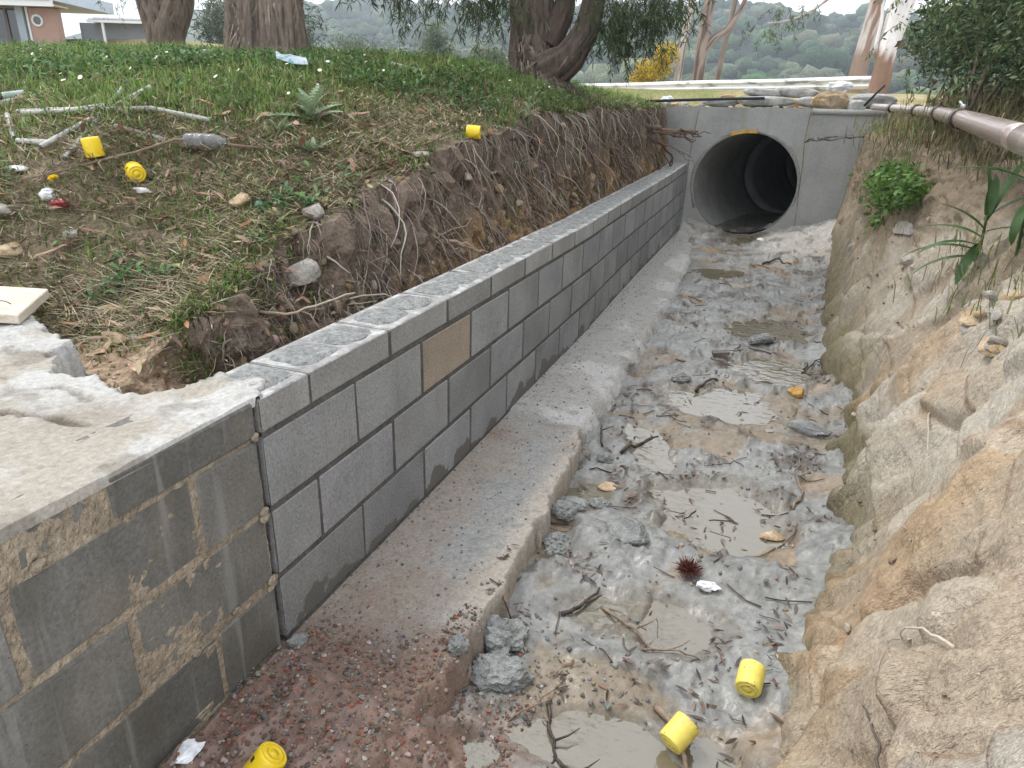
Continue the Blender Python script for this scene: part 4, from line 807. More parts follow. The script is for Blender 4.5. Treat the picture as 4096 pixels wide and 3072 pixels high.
# ================================================================ GRASS, LITTER, ROOTS, PLANTS
def bank_samples(n, tmin, tmax, amin, amax, seed, power=1.0):
    """points on the bank, thinning with distance so that cover looks even"""
    r = np.random.default_rng(seed); t = tmin*(tmax/tmin)**(r.uniform(0, 1, n)**power); a = r.uniform(amin, amax, n)
    x = 1.055-t*np.sin(a); y = -1.153+t*np.cos(a); k = (x < -.40) & (x > -13) & (y > -.05) & (y < 8)
    return x[k], y[k]
def zones(x, y):
    q = np.c_[x, y]; z = HBd(x, y); xl = interp(y, LIPX)
    lush = sstep(1.08, 1.32, z+.10*fbm(q, 1.6, 3, 301)-.16*sstep(-2.0, -.8, x)); pk = 1-sstep(.26, .50, y+.10*fbm(q, 4, 3, 302)); lip = sstep(.0, .10, xl-x+.05*fbm(q, 6, 2, 303))
    return q, z, lush, pk, lip
def blades(mb, x, y, z, H, W, lean, C, seed, curl=.6, lie=.45):
    r = np.random.default_rng(seed); n = len(x); az = r.uniform(0, 2*np.pi, n); ln = np.clip(lean, .02, 1.5)
    d = np.c_[np.cos(az), np.sin(az), np.zeros(n)]; s = np.c_[-np.sin(az), np.cos(az), np.zeros(n)]; up = np.array([0, 0, 1.])
    b = np.c_[x, y, z-.008]; a1 = ln*lie; a2 = np.minimum(ln*(1+curl), 1.75)
    m = b+H[:, None]*.5*(np.sin(a1)[:, None]*d+np.cos(a1)[:, None]*up); t = m+H[:, None]*.5*(np.sin(a2)[:, None]*d+np.cos(a2)[:, None]*up)
    tw = r.uniform(-.6, .6, n)[:, None]; s = s*np.cos(tw)+d*np.sin(tw); w_ = W[:, None]*.5
    V = np.stack([b-s*w_*.8, b+s*w_*.8, m-s*w_, m+s*w_, t], 1).reshape(-1, 3); o = np.arange(n)*5
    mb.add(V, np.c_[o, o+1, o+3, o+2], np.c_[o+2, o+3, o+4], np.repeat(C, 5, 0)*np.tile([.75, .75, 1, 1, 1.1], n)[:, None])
def pal(n, cols, seed, jit=.25):
    r = np.random.default_rng(seed); c = np.array(cols)[r.integers(0, len(cols), n)]; return c*(1+jit*r.uniform(-1, 1, (n, 1)))*(1+.06*r.normal(size=(n, 3)))
GRASS = M('grass_blade', attr=True, rough=.6, bump=0, var=0, spec=.25, trans=.3)
STRAW = M('straw', attr=True, rough=.85, bump=0, var=0, spec=.15)
# green grass
x, y = bank_samples(180000, 1.7, 9.5, R(8), R(72), 1); q, z, lush, pk, lip = zones(x, y); r = np.random.default_rng(2); patch = fbm(q, 3.5, 3, 310)
keep = r.uniform(0, 1, len(x)) < np.clip(.74+.35*lush+.85*patch, .12, 1)*(1-.93*pk)*np.maximum(lip, .25); x, y, z, lush = x[keep], y[keep], z[keep], lush[keep]; n = len(x); dist = np.hypot(x-1.055, y+1.153)
H = (.036+.030*lush)*r.uniform(.45, 1.5, n)*(1+.05*dist); W = r.uniform(.0032, .0060, n)*(.8+.13*dist)
C = pal(n, [(.13, .225, .05), (.165, .27, .065), (.215, .31, .09), (.10, .185, .05), (.27, .33, .13)], 3); dry = r.uniform(0, 1, n) > (.70+.20*lush); C[dry] = pal(dry.sum(), [(.27, .225, .115), (.21, .19, .085)], 4)
mb = MB()
yl = .35+7*r.uniform(0, 1, 8000)**1.3; xl_ = interp(yl, LIPX)+r.normal(.01, .06, 8000); kl = fbm(np.c_[xl_, yl], 3.2, 3, 312) > -.12; yl, xl_ = yl[kl], xl_[kl]; nl_ = len(yl); blades(mb, xl_, yl, HBd(xl_, yl)+.004, r.uniform(.04, .12, nl_), r.uniform(.003, .006, nl_)*(.8+.13*(yl+1.5)), np.abs(r.normal(1.1, .4, nl_)), pal(nl_, [(.10, .17, .036), (.15, .21, .06), (.24, .20, .11), (.08, .13, .035)], 6), 8)
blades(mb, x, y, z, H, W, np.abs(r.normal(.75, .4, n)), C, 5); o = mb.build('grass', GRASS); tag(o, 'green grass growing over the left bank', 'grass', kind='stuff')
# dead straw lying between it
x, y = bank_samples(150000, 1.6, 8, R(8), R(72), 11); q, z, lush, pk, lip = zones(x, y); keep = r.uniform(0, 1, len(x)) < np.clip(.72-.40*lush+.5*fbm(q, 4, 2, 320), .08, 1)*(1-.90*pk)*np.maximum(lip, .35); x, y, z = x[keep], y[keep], z[keep]; n = len(x); dist = np.hypot(x-1.055, y+1.153)
C = pal(n, [(.40, .34, .23), (.32, .265, .175), (.48, .42, .30), (.25, .20, .14)], 13); mb = MB()
blades(mb, x, y, z+r.uniform(.012, .040, n), r.uniform(.04, .12, n), r.uniform(.0024, .0042, n)*(.8+.12*dist), r.uniform(1.15, 1.55, n), C, 14, .04, .96); o = mb.build('dry_grass', STRAW); tag(o, 'dead straw and thatch lying on the left bank', 'dry grass', kind='stuff')
# broad-leaved weeds on the upper lawn
x, y = bank_samples(13000, 2.6, 8.0, R(12), R(60), 21); q, z, lush, pk, lip = zones(x, y); keep = r.uniform(0, 1, len(x)) < np.clip(.15+1.3*fbm(q, 2.1, 3, 330)+.4*lush-.3*sstep(-2.4, -3.6, x), 0, 1)*(1-pk)*lip*~((x > -2.7) & (x < -1.3) & (y > .8) & (y < 1.62)); x, y, z = x[keep], y[keep], z[keep]; n = len(x)
LV, LQ = leafV(1, .36, .25, 3); mb = MB()
for k in range(6):
    A = eulA(r.uniform(.15, 1.0, n), r.uniform(-.3, .3, n), r.uniform(0, 2*np.pi, n)); scatter(mb, LV, LQ, np.c_[x+r.normal(0, .012, n), y+r.normal(0, .012, n), z+r.uniform(.01, .07, n)], A, r.uniform(.022, .05, n), pal(n, [(.08, .155, .055), (.105, .19, .068), (.07, .135, .06), (.14, .22, .085)], 23+k))
o = mb.build('weeds', GRASS); tag(o, 'low broad-leaved green weeds among the lawn grass', 'weeds', kind='stuff')
# fallen gum leaves, bark flakes
x, y = bank_samples(7000, 1.6, 7.5, R(5), R(72), 31, 1.1); q, z, lush, pk, lip = zones(x, y); keep = r.uniform(0, 1, len(x)) < np.clip(.9-.75*lush, .1, 1)*(1-.55*pk); x, y, z = x[keep], y[keep], z[keep]; n = len(x)
GV, GQ = leafV(1, .22, .06, 4); mb = MB(); A = eulA(r.normal(0, .3, n), r.normal(0, .35, n), r.uniform(0, 2*np.pi, n))
scatter(mb, GV, GQ, np.c_[x, y, z+r.uniform(.006, .035, n)], A, r.uniform(.035, .085, n), pal(n, [(.26, .165, .115), (.33, .225, .16), (.20, .13, .095), (.40, .29, .21), (.29, .15, .09), (.15, .105, .08)], 33)); o = mb.build('leaf_litter', STRAW); tag(o, 'brown fallen leaves and bark flakes scattered over the left bank', 'leaf litter', kind='stuff')
# the larger fallen leaves one can pick out
LEAFM = M('dead_leaf', ramp=[(.3, (.22, .115, .08)), (.55, (.34, .20, .14)), (.75, (.42, .29, .21))], scale=25, rough=.7, bump=.2, bscale=60, var=.15, rand=1)
lm = []
for k in range(4):
    V, Q = leafV(.085+.02*k, .020+.004*k, .10+.05*k, 6); V[:, 2] += .004*np.sin(V[:, 1]*60); lm.append(mesh('fallen_leaf', V, Q, LEAFM))
rl = random.Random(5)
for k in range(48):
    while True:
        x0, y0 = rl.uniform(-1.7, -.5), rl.uniform(.2, 2.6)
        if x0 < interp(y0, LIPX)-.02 and (y0 > .35 or rl.random() < .35): break
    o = ob('fallen_leaf', lm[k % 4], None, bp_(x0, y0, .022), (rl.gauss(0, .3), rl.gauss(0, .3), rl.uniform(0, 6.28))); tag(o, 'curled reddish-brown fallen gum leaf lying on the left bank', 'leaf', 'large fallen leaves on the bank')
# litter, crumbs and twigs in the drain
r = np.random.default_rng(44); n = 11000; t = 1.2*(7.5/1.2)**r.uniform(0, 1, n); y = -1.153+t; x = r.uniform(.38, 1.5, n); k = (x < interp(y, TOE)+.05) & (y > -.4) & (y < 7.3); x, y = x[k], y[k]; q = np.c_[x, y]
dn = fbm(q*A3(1.6, 1), 6.5, 4, 52); toe = sstep(.28, .05, interp(y, TOE)-x); kp = r.uniform(0, 1, len(x)) < np.clip(.006+2.4*np.maximum(dn-.16, 0)+.12*toe*(dn > -.1), 0, 1)*np.where(y < .35, .5, 1); x, y = x[kp], y[kp]; n = len(x); z = np.maximum(FT(x, y), bedz(x, y)-.014)
mb = MB(); scatter(mb, GV, GQ, np.c_[x, y, z+r.uniform(.002, .012, n)], eulA(r.normal(0, .22, n), r.normal(0, .3, n), r.uniform(0, 6.28, n)), r.uniform(.018, .055, n)*(.8+.05*y), pal(n, [(.075, .050, .038), (.05, .036, .03), (.12, .075, .05), (.17, .10, .065), (.035, .028, .024)], 46)); o = mb.build('wet_leaf_litter', M('wet_leaf', attr=True, rough=.35, bump=0, var=0, spec=.5)); tag(o, 'dark wet leaves and bark scraps strewn on the drain floor', 'leaf litter', kind='stuff')
mb = MB()
for k in range(90):
    t = 1.3*(7/1.3)**r.uniform(); yy0 = -1.1+t; xx0 = r.uniform(.42, interp(yy0, TOE)); L = r.uniform(.04, .14); a = r.normal(0, .7); P_ = np.array([(xx0+L*(s_-.5)*math.cos(a)+.004*r.normal(), yy0+L*(s_-.5)*math.sin(a), 0) for s_ in (0, .35, .7, 1)]); P_[:, 2] = np.maximum(FT(P_[:, 0], P_[:, 1]), bedz(P_[:, 0], P_[:, 1])-.014)+.006
    mb.tube(P_, r.uniform(.0009, .0025)*(1+.12*t), 4, A3(.075, .055, .042)*r.uniform(.5, 2.2))
o = mb.build('twig_litter', STRAW); tag(o, 'small dark twigs strewn over the drain floor', 'twigs', kind='stuff')
# gravel: red-brown chips at the near end, grey crumbs on the footing
def pebbles(name, n, fx, cols, smin, smax, seed, label, mat, flat=.6):
    r = np.random.default_rng(seed); x, y = fx(r, n); z = FT(x, y); n = len(x); mb = MB(); protos = [rock(1, (1, .8, flat), seed+k, 5, .2) for k in range(4)]; idx = r.integers(0, 4, n)
    for k in range(4):
        m = idx == k; c = m.sum(); S = smin*(smax/smin)**(r.uniform(0, 1, c)**2.2); scatter(mb, protos[k][0], protos[k][1], np.c_[x[m], y[m], z[m]+S*.25], eulA(r.normal(0, .3, c), r.normal(0, .3, c), r.uniform(0, 6.28, c)), S, pal(c, cols, seed+9+k, .3))
    o = mb.build(name, mat, smooth=False); tag(o, label, 'gravel', kind='stuff')
PEB = M('pebble', attr=True, rough=.85, bump=.4, bscale=200, var=.15)
def f1(r, n):
    y = r.uniform(-.55, .34, n); x = r.uniform(.02, .66, n); k = (y < .16+.20*(x-.1)*(x > .3)+.12*fbm(np.c_[x, y], 6, 2, 5)+.06*r.normal(size=n)) | ((np.abs(x-.42-.02*fbm(np.c_[x, y], 9, 2, 4)) < .05) & (y < .45)); return x[k], y[k]
pebbles('gravel', 10000, f1, [(.16, .095, .07), (.19, .12, .09), (.13, .09, .075), (.22, .175, .14), (.17, .155, .145), (.25, .10, .065), (.095, .08, .072), (.32, .29, .26)], .0016, .0095, 61, 'red-brown gravel and brick chips heaped at the foot of the old wall', PEB)
def f2(r, n):
    y = -.2+7*r.uniform(0, 1, n)**1.8; x = .40*r.uniform(0, 1, n)**1.5; return x, y
pebbles('clay_crumbs', 2400, f2, [(.17, .175, .17), (.22, .225, .215), (.13, .13, .125)], .0018, .008, 71, 'grey clay crumbs dropped along the footing', PEB)
def f3(r, n):
    t = 1.3*(7/1.3)**r.uniform(0, 1, n); y = -1.15+t; x = r.uniform(.42, 1.45, n); k = (x < interp(y, TOE)) & (fbm(np.c_[x, y], 5, 3, 82)+.3*r.normal(size=n) > .12); return x[k], y[k]
pebbles('mud_crumbs', 3800, f3, [(.20, .208, .202), (.25, .255, .245), (.15, .155, .15), (.30, .24, .17)], .0025, .013, 81, 'small lumps of grey mud covering the drain floor', PEB, .7)
def f4(r, n):
    y = r.uniform(.1, .55, n); x = r.uniform(-1.4, -.35, n); return x, y
rr = np.random.default_rng(91); n = 700; y = rr.uniform(.12, .75, n); x = rr.uniform(-1.5, -.45, n); z = HBd(x, y); mb = MB(); V, F = rock(1, (1, .8, .6), 95, 5, .2); scatter(mb, V, F, np.c_[x, y, z+.002], eulA(rr.normal(0, .3, n), rr.normal(0, .3, n), rr.uniform(0, 6, n)), .002*(6*1.)**rr.uniform(0, 1, n), pal(n, [(.40, .31, .23), (.46, .41, .34), (.30, .22, .16)], 97)); o = mb.build('soil_crumbs', PEB, smooth=False); tag(o, 'soil crumbs and grit on the bare ground beside the slab', 'grit', kind='stuff')
# stones in the cut face and the crumbly right bank
rr = np.random.default_rng(93); n = 2600; y = .5+6.8*rr.uniform(0, 1, n)**1.4; xl = interp(y, LIPX); x = xl+(-.32-xl)*rr.uniform(0, 1, n)**.7; z = HBd(x, y); mb = MB(); V, F = rock(2, (1, .8, .8), 96, 6, .2)
scatter(mb, V, F, np.c_[x-.004, y, z], eulA(rr.normal(0, 1, n), rr.normal(0, 1, n), rr.uniform(0, 6, n)), .005*(7.)**(rr.uniform(0, 1, n)**1.6), pal(n, [(.33, .25, .16), (.42, .35, .27), (.22, .15, .10), (.30, .19, .09), (.15, .11, .08)], 98)); o = mb.build('cut_face_stones', PEB, smooth=False); tag(o, 'small stones and earth lumps embedded in the cut face', 'stones', kind='stuff')

# ---- roots hanging from the cut face
ROOT = M('root', attr=True, rough=.9, bump=.3, bscale=120, var=.2)
r = np.random.default_rng(101); mb = MB()
for k in range(2100):
    y0 = .45+6.9*r.uniform()**1.15; xl = float(interp(y0, LIPX)); x0 = xl+r.uniform(-.03, .10)*(1 if r.uniform() < .7 else 1.6); z0 = float(HBd(x0, y0))+.005
    L = r.uniform(.05, .36)*(1.25 if y0 > 1.2 else .7); m = 9; P_ = [np.array([x0, y0, z0])]; d = np.array([.35+.5*r.uniform(), r.normal(0, .6), -.35]); 
    for i in range(m-1):
        d = d+np.array([r.normal(0, .22), r.normal(0, .30), -.22+r.normal(0, .16)]); d /= np.linalg.norm(d); p_ = P_[-1]+d*L/m
        p_[0] = min(p_[0], -.215); zg = float(HBd(p_[0], p_[1])); p_[2] = max(p_[2], zg+.003-(.10 if p_[0] > -.31 else 0)); P_.append(p_)
    rad = .0009*(6.)**(r.uniform()**2.5)*(1+.16*y0); c = pal(1, [(.24, .19, .155), (.34, .285, .24), (.15, .11, .09), (.42, .37, .32), (.19, .14, .115)], int(r.integers(1e6)))[0]
    mb.tube(np.array(P_), np.linspace(rad, rad*.35, m), 4, c, caps=False)
o = mb.build('hanging_roots', ROOT); tag(o, 'tangle of thin roots hanging out of the cut bank face', 'roots', kind='stuff')
def big_root(pts, r0, r1, label, col=(.17, .115, .085), n=14, forks=0, seed=1):
    r = np.random.default_rng(seed); P_ = np.array(pts, float); t = np.linspace(0, len(P_)-1, n); Q = np.c_[[np.interp(t, range(len(P_)), P_[:, k]) for k in range(3)]].T; Q[1:-1] += r.normal(0, r0*.5, (n-2, 3)); mb = MB(); mb.tube(Q-Q[0], np.linspace(r0, r1, n), 7, A3(*col))
    for k in range(forks):
        i = int(r.integers(2, n-3)); d = Q[min(i+3, n-1)]-Q[i]; d = d/np.linalg.norm(d); e = np.cumsum(np.vstack([np.zeros(3)]+[d*.05+r.normal(0, .022, 3)-A3(0, 0, .008) for _ in range(5)]), 0); mb.tube(Q[i]-Q[0]+e, np.linspace(r0*.5, r1*.4, 6), 5, A3(*col))
    o = mb.build('tree_root', ROOT, loc=tuple(Q[0])); tag(o, label, 'root', 'thick roots in the cut bank')
big_root([(-.55, 6.45, 1.22), (-.30, 6.6, 1.14), (-.10, 6.75, 1.10), (.08, 6.85, 1.115)], .030, .010, 'thick brown root bundle reaching out in front of the headwall', forks=5, seed=3)
big_root([(-.55, 6.5, 1.17), (-.28, 6.6, 1.09), (-.02, 6.8, 1.08)], .024, .006, 'second thick root just below the root bundle', forks=3, seed=4)
big_root([(-.45, 6.55, 1.05), (-.25, 6.7, .98), (-.15, 6.8, .86), (-.18, 6.85, .70)], .016, .008, 'root curving down towards the far end of the wall', (.13, .075, .055), forks=2, seed=5)
big_root([(-.42, 6.9, 1.0), (-.20, 6.95, .95), (.02, 7.05, .84)], .010, .004, 'thin root arching over the far end of the wall', (.2, .14, .11), forks=2, seed=6)
big_root([(-.52, 4.9, 1.12), (-.38, 5.0, 1.0), (-.30, 5.12, .88)], .022, .006, 'frayed root bundle hanging half way along the cut', forks=7, seed=7)
big_root([(-.52, 5.0, 1.10), (-.40, 5.25, .98), (-.31, 5.5, .88)], .016, .005, 'long frayed root beside the hanging bundle', forks=5, seed=8)
big_root([(-.50, 1.72, .74), (-.40, 1.95, .70), (-.33, 2.14, .63)], .012, .004, 'pale broken root below the pointed stone', (.36, .29, .22), forks=4, seed=9)
big_root([(-.60, .55, .70), (-.45, .72, .66), (-.28, .85, .72)], .006, .003, 'thin pale root sticking out over the trench near the wall', (.40, .33, .25), seed=10)
big_root([(-.56, .95, .62), (-.46, 1.1, .60), (-.42, 1.16, .52)], .012, .004, 'bleached crooked root below the big boulder', (.45, .39, .31), forks=3, seed=12)
HR = ['brown root hanging down the cut face below the lone cap', 'next hanging brown root beyond the one below the cap', 'forked brown root hanging half way between cap and headwall', 'brown root hanging left of the frayed root bundle']
for k in range(4): big_root([(-.50+.02*k, 3.3+.5*k, 1.15), (-.42, 3.4+.5*k, 1.0), (-.36, 3.45+.55*k, .80)], .008, .003, HR[k], forks=3, seed=20+k)

# ---- thistles: rosettes of toothed leaves
def toothed(L, W, n=9, seed=0):
    r = np.random.default_rng(seed); t = np.linspace(0, 1, 2*n+1); e = W*.5*np.sin(np.pi*(t*.86+.10))**.7; e = e*np.where(np.arange(2*n+1) % 2, 1.25, .55); e[-1] = 0.0005
    z = -.22*L*t*t+.05*L*t; V = np.r_[np.c_[-e, t*L, z+.25*e], np.c_[e*0, t*L, z], np.c_[e, t*L, z+.25*e]]; m = len(t)
    return V, np.vstack([[(k, k+m, k+m+1, k+1), (k+m, k+2*m, k+2*m+1, k+m+1)] for k in range(m-1)])
THI = M('thistle_leaf', ramp=[(.3, (.17, .25, .14)), (.7, (.26, .34, .21))], scale=30, rough=.7, bump=.2, bscale=60, trans=.2, rand=1)
def thistle(loc, h, nl, label, seed, stem=0):
    r = random.Random(seed); o = empty('thistle', loc); tag(o, label, 'thistle', 'thistles on the bank'); V, Q = toothed(h, h*.30, 9, seed); me = mesh('leaf', V, Q, THI, False)
    if stem:
        mb = MB(); mb.tube(np.array([(0, 0, 0), (.004, .002, stem*.5), (.002, 0, stem)]), [.005, .004, .003], 6); mb.build('stem', THI, o, usecol=False)
    for k in range(nl):
        a = k*2.4+r.uniform(-.3, .3); t = k/nl; ob('leaf', me, o, (0, 0, .005+stem*t), (r.uniform(.15, .55)+.75*t, r.uniform(-.2, .2), a), [r.uniform(.7, 1.1)*(1-.45*t*(stem > 0))]*3)
thistle(bp_(-1.15, 1.88, .0), .23, 12, 'large pale thistle rosette in the middle of the slope', 3, .06); thistle(bp_(-.94, 1.58, 0), .11, 11, 'small blue-green thistle rosette below the large one', 4)
thistle(bp_(-.55, 3.30, .0), .11, 16, 'tall upright thistle on the lip of the cut', 6, .24); thistle(bp_(-.52, 3.02, .0), .11, 8, 'thistle drooping over the lip below the tall one', 8); thistle(bp_(-.78, 5.15, .02), .12, 9, 'thistle rosette at the foot of the right-hand tree', 9)
thistle(bp_(-1.18, 1.66, .0), .10, 9, 'thistle rosette left of the small blue-green one', 12)
# ---- dandelion and daisies
mb = MB(); rs = np.random.default_rng(3)
for k in range(70):
    a = k*2.4; e = .35+.9*(1-k/70); d = A3(math.cos(a)*math.sin(e), math.sin(a)*math.sin(e), math.cos(e)); s = A3(-math.sin(a), math.cos(a), 0)*.0022; L = .021*(.75+.25*(1-k/70)); mb.add([-s, s, s+d*L, -s+d*L], [(0, 1, 2, 3)], None, (.85, .62, .01))
dn_ = empty('dandelion', bp_(-1.52, .765, 0)); tag(dn_, 'yellow dandelion flower above the red wrapper', 'flower'); fo = mb.build('flower', M('yellow_petal', attr=True, rough=.6, bump=0, var=0, trans=.2), dn_, loc=(0, 0, .05)); fo.rotation_euler = (.5, 0, .3)
mb = MB(); mb.tube(np.array([(0, 0, 0), (.002, 0, .025), (0, -.001, .05)]), .0018, 5); mb.build('stem', THI, dn_, usecol=False)
WP = M('white_petal', ramp=(.78, .78, .76), bump=0, var=0); YC = M('flower_eye', ramp=(.7, .45, .03), bump=0, var=0); mb = MB()
for k in range(12):
    a = k*math.pi/6; d = A3(math.cos(a), math.sin(a), .15); s = A3(-math.sin(a), math.cos(a), 0)*.0032; mb.add([s*.4+d*.002, -s*.4+d*.002, -s+d*.013, s+d*.013], [(0, 1, 2, 3)])
petm = mb.mesh('petals', WP, False); mb = MB(); V, F = ico(1); mb.add(V*(.004, .004, .0025), None, F); eyem = mb.mesh('eye', YC)
x, y = bank_samples(300, 2.6, 6.0, R(14), R(62), 131); q, z, lush, pk, lip = zones(x, y); kk = np.where((lush > .6) & (lip > .9))[0][:36]
for k in kk:
    o = empty('daisy', bp_(float(x[k]), float(y[k]), .075), (random.uniform(.2, 1.0), 0, random.uniform(-.6, .6))); s = random.uniform(.5, .9); o.scale = (s, s, s); tag(o, 'tiny white daisy in the grass of the upper lawn', 'flower', 'white daisies on the lawn'); ob('petals', petm, o); ob('eye', eyem, o)
# ================================================================ TREES, HOUSE, RAIL, RUBBLE, STEEL PIPE, BACKGROUND
def bark_stem(mb, P_, rad, n, amp, freq, seed, col, C2=None, flare=None, lobes=0):
    """stem with long furrows: ring radius varies round the stem, drifting slowly along it"""
    P_ = np.asarray(P_, float); m = len(P_); an = np.arange(n)/n*2*np.pi; L = np.r_[0, np.cumsum(np.linalg.norm(np.diff(P_, axis=0), axis=1))]
    a, l = np.meshgrid(an, L); q = np.c_[(np.cos(a)*freq).ravel(), (np.sin(a)*freq).ravel(), (l*freq*.55).ravel()]
    rg = fbm(q, 1.0, 4, seed, .6, True).reshape(m, n); big = fbm(np.c_[np.cos(a).ravel()*1.2, np.sin(a).ravel()*1.2, l.ravel()*.8], 1, 3, seed+9).reshape(m, n)
    ring = 1+amp*rg+amp*1.1*big
    c = np.asarray(col)[None]*(1+.55*rg.ravel()[:, None])
    if C2 is not None: c = mixc(c, C2, sstep(.1, .5, fbm(q, .7, 3, seed+4)))
    k0 = mb.n; mb.tube(P_, rad, n, None, caps=False, ring=ring); mb.c[-1] = np.clip(c, .01, 1)
def path(pts, n):
    P_ = np.array(pts, float); t = np.linspace(0, len(P_)-1, n); Q = np.c_[[np.interp(t, range(len(P_)), P_[:, k]) for k in range(3)]].T
    for _ in range(3): Q[1:-1] = (Q[:-2]+2*Q[1:-1]+Q[2:])/4
    return Q
BARKV = M('furrowed_bark', attr=True, rough=.95, bump=.8, bscale=45, var=.3, stretch=(1, 1, .25), bdist=.02)
def strips(mb, P_, rad, n, seed, cols, Ls=(.05, .16), W=.012, drop=1.):
    """loose bark strips standing off a stem"""
    r = np.random.default_rng(seed); P_ = np.asarray(P_); L = len(P_)
    for k in range(n):
        i = int(r.integers(0, L-1)); a = r.uniform(0, 2*np.pi); ax = P_[min(i+1, L-1)]-P_[max(i-1, 0)]; ax /= np.linalg.norm(ax); e1 = np.cross(ax, [.3, .9, .1]); e1 /= np.linalg.norm(e1); e2 = np.cross(ax, e1)
        d = math.cos(a)*e1+math.sin(a)*e2; s = np.cross(ax, d); b = P_[i]+d*(rad[i]*r.uniform(.93, 1.06)); l = r.uniform(*Ls); w_ = W*r.uniform(.4, 1.2); tw = r.normal(0, .5)
        q0 = b; q1 = b-ax*l*.5*drop+d*r.uniform(0, .012)+s*tw*l*.25; q2 = b-ax*l*drop+d*r.uniform(.0, .03)+s*tw*l*.6
        mb.add([q0-s*w_, q0+s*w_, q1-s*w_*.8, q1+s*w_*.8, q2-s*w_*.2, q2+s*w_*.2], [(0, 1, 3, 2), (2, 3, 5, 4)], None, np.array(cols[int(r.integers(len(cols)))])*r.uniform(.6, 1.5))
def sprays(mb, anchors, n, seed, L=(.12, .4), leaf=(.045, .085), width=.12, cols=None, droop=1., dens=26):
    """hanging twigs set with narrow leaves"""
    r = np.random.default_rng(seed); LV, LQ = leafV(1, width, .1, 2); PP = []; AX = []; tw = MB()
    for k in range(n):
        c = anchors[int(r.integers(len(anchors)))]; p = np.array(c[:3])+r.normal(0, 1, 3)*np.array(c[3:6]); d = np.array([r.normal(0, .7), r.normal(0, .7), -.25]); d /= np.linalg.norm(d); l = r.uniform(*L); pts = [p]
        for i in range(6): d = d+np.array([r.normal(0, .18), r.normal(0, .18), -.26*droop]); d /= np.linalg.norm(d); pts.append(pts[-1]+d*l/6)
        pts = np.array(pts); mb.tube(pts, np.linspace(.0025, .0008, 7), 3, A3(.10, .075, .05), caps=False)
        m = int(dens*l/.3); t = r.uniform(.1, 6, m); i = np.minimum(t.astype(int), 5); f = (t-i)[:, None]; PP.append(pts[i]*(1-f)+pts[i+1]*f); AX.append(np.tile(d, (m, 1)))
    PP = np.vstack(PP); m = len(PP); A = eulA(r.normal(-1.0, .5, m), r.normal(0, .5, m), r.uniform(0, 6.28, m))
    scatter(mb, LV, LQ, PP, A, r.uniform(*leaf, m), pal(m, cols or [(.045, .075, .026), (.065, .10, .035), (.10, .14, .055), (.035, .055, .022)], seed+2))
LEAF = M('foliage', attr=True, rough=.55, bump=0, var=0, spec=.35, trans=.35)
# ---- big furrowed tree left of centre
t1 = empty('paperbark_tree', (-2.62, 3.42, 1.55)); tag(t1, 'thick furrowed tree trunk on top of the lawn, left of the middle', 'tree', 'old trees on the bank'); mb = MB()
S1 = path([(-.12, 0, -.15), (-.11, .02, .1), (-.09, .05, .5), (-.12, .1, 1.2), (-.3, .2, 2.6)], 60); r1 = np.interp(np.linspace(0, 1, 60), [0, .08, .2, 1], [.27, .215, .19, .12]); bark_stem(mb, S1, r1, 140, .26, 5.2, 3, (.135, .108, .088))
S2 = path([(.20, -.04, -.15), (.17, 0, .1), (.13, .05, .5), (.25, .1, 1.2), (.7, .3, 2.4)], 60); r2 = np.interp(np.linspace(0, 1, 60), [0, .08, .2, 1], [.20, .165, .15, .09]); bark_stem(mb, S2, r2, 120, .26, 5.2, 7, (.14, .112, .09))
strips(mb, S1[:28], r1*1.05, 300, 5, [(.20, .165, .135), (.12, .095, .078), (.28, .23, .19)], W=.007); strips(mb, S2[:28], r2*1.05, 260, 6, [(.20, .165, .135), (.12, .095, .078), (.28, .23, .19)], W=.007)
mb.build('trunk', BARKV, t1); mb = MB()
sprays(mb, [(1.0, .55, .62, .22, .3, .10), (.72, .5, .72, .12, .2, .10), (1.35, .75, .75, .2, .3, .10)], 130, 8); sprays(mb, [(-.3, .2, 3.0, .8, .8, .4), (.7, .3, 2.9, .8, .8, .4), (.3, .9, 2.6, .8, .8, .3)], 260, 9, leaf=(.08, .13), L=(.3, .6), dens=18); mb.build('crown', LEAF, t1)
# ---- dark shaggy tree right of it
t2 = empty('paperbark_tree', (-1.10, 4.98, 1.45)); tag(t2, 'dark shaggy-barked tree with a side limb, above the middle of the cut', 'tree', 'old trees on the bank'); mb = MB()
S1 = path([(.08, -.06, -.25), (.03, 0, .05), (-.04, .05, .30), (-.08, .1, .6), (-.12, .1, 1.2), (.05, .2, 2.6)], 60); r1 = np.interp(np.linspace(0, 1, 60), [0, .10, .2, .32, 1], [.50, .36, .25, .20, .11]); bark_stem(mb, S1, r1, 130, .24, 4.8, 13, (.10, .078, .062), A3(.15, .115, .09))
S2 = path([(.12, -.10, .12), (.30, -.06, .24), (.43, 0, .46), (.50, 0, .8), (.62, .1, 1.6)], 40); r2 = np.interp(np.linspace(0, 1, 40), [0, .3, 1], [.15, .105, .055]); bark_stem(mb, S2, r2, 70, .20, 4, 17, (.085, .066, .053))
S3 = path([(.10, 0, .35), (.20, .06, .6), (.26, .1, 1.2)], 24); bark_stem(mb, S3, np.linspace(.11, .06, 24), 48, .14, 4, 19, (.07, .05, .04))
strips(mb, S1[:30], r1*1.05, 1000, 15, [(.13, .10, .08), (.07, .053, .043), (.20, .155, .12), (.27, .21, .165)], Ls=(.06, .22), W=.012); strips(mb, S2[:30], r2*1.02, 170, 16, [(.11, .078, .06), (.06, .042, .034), (.17, .12, .09)], W=.008)
mb.build('trunk', BARKV, t2); mb = MB()
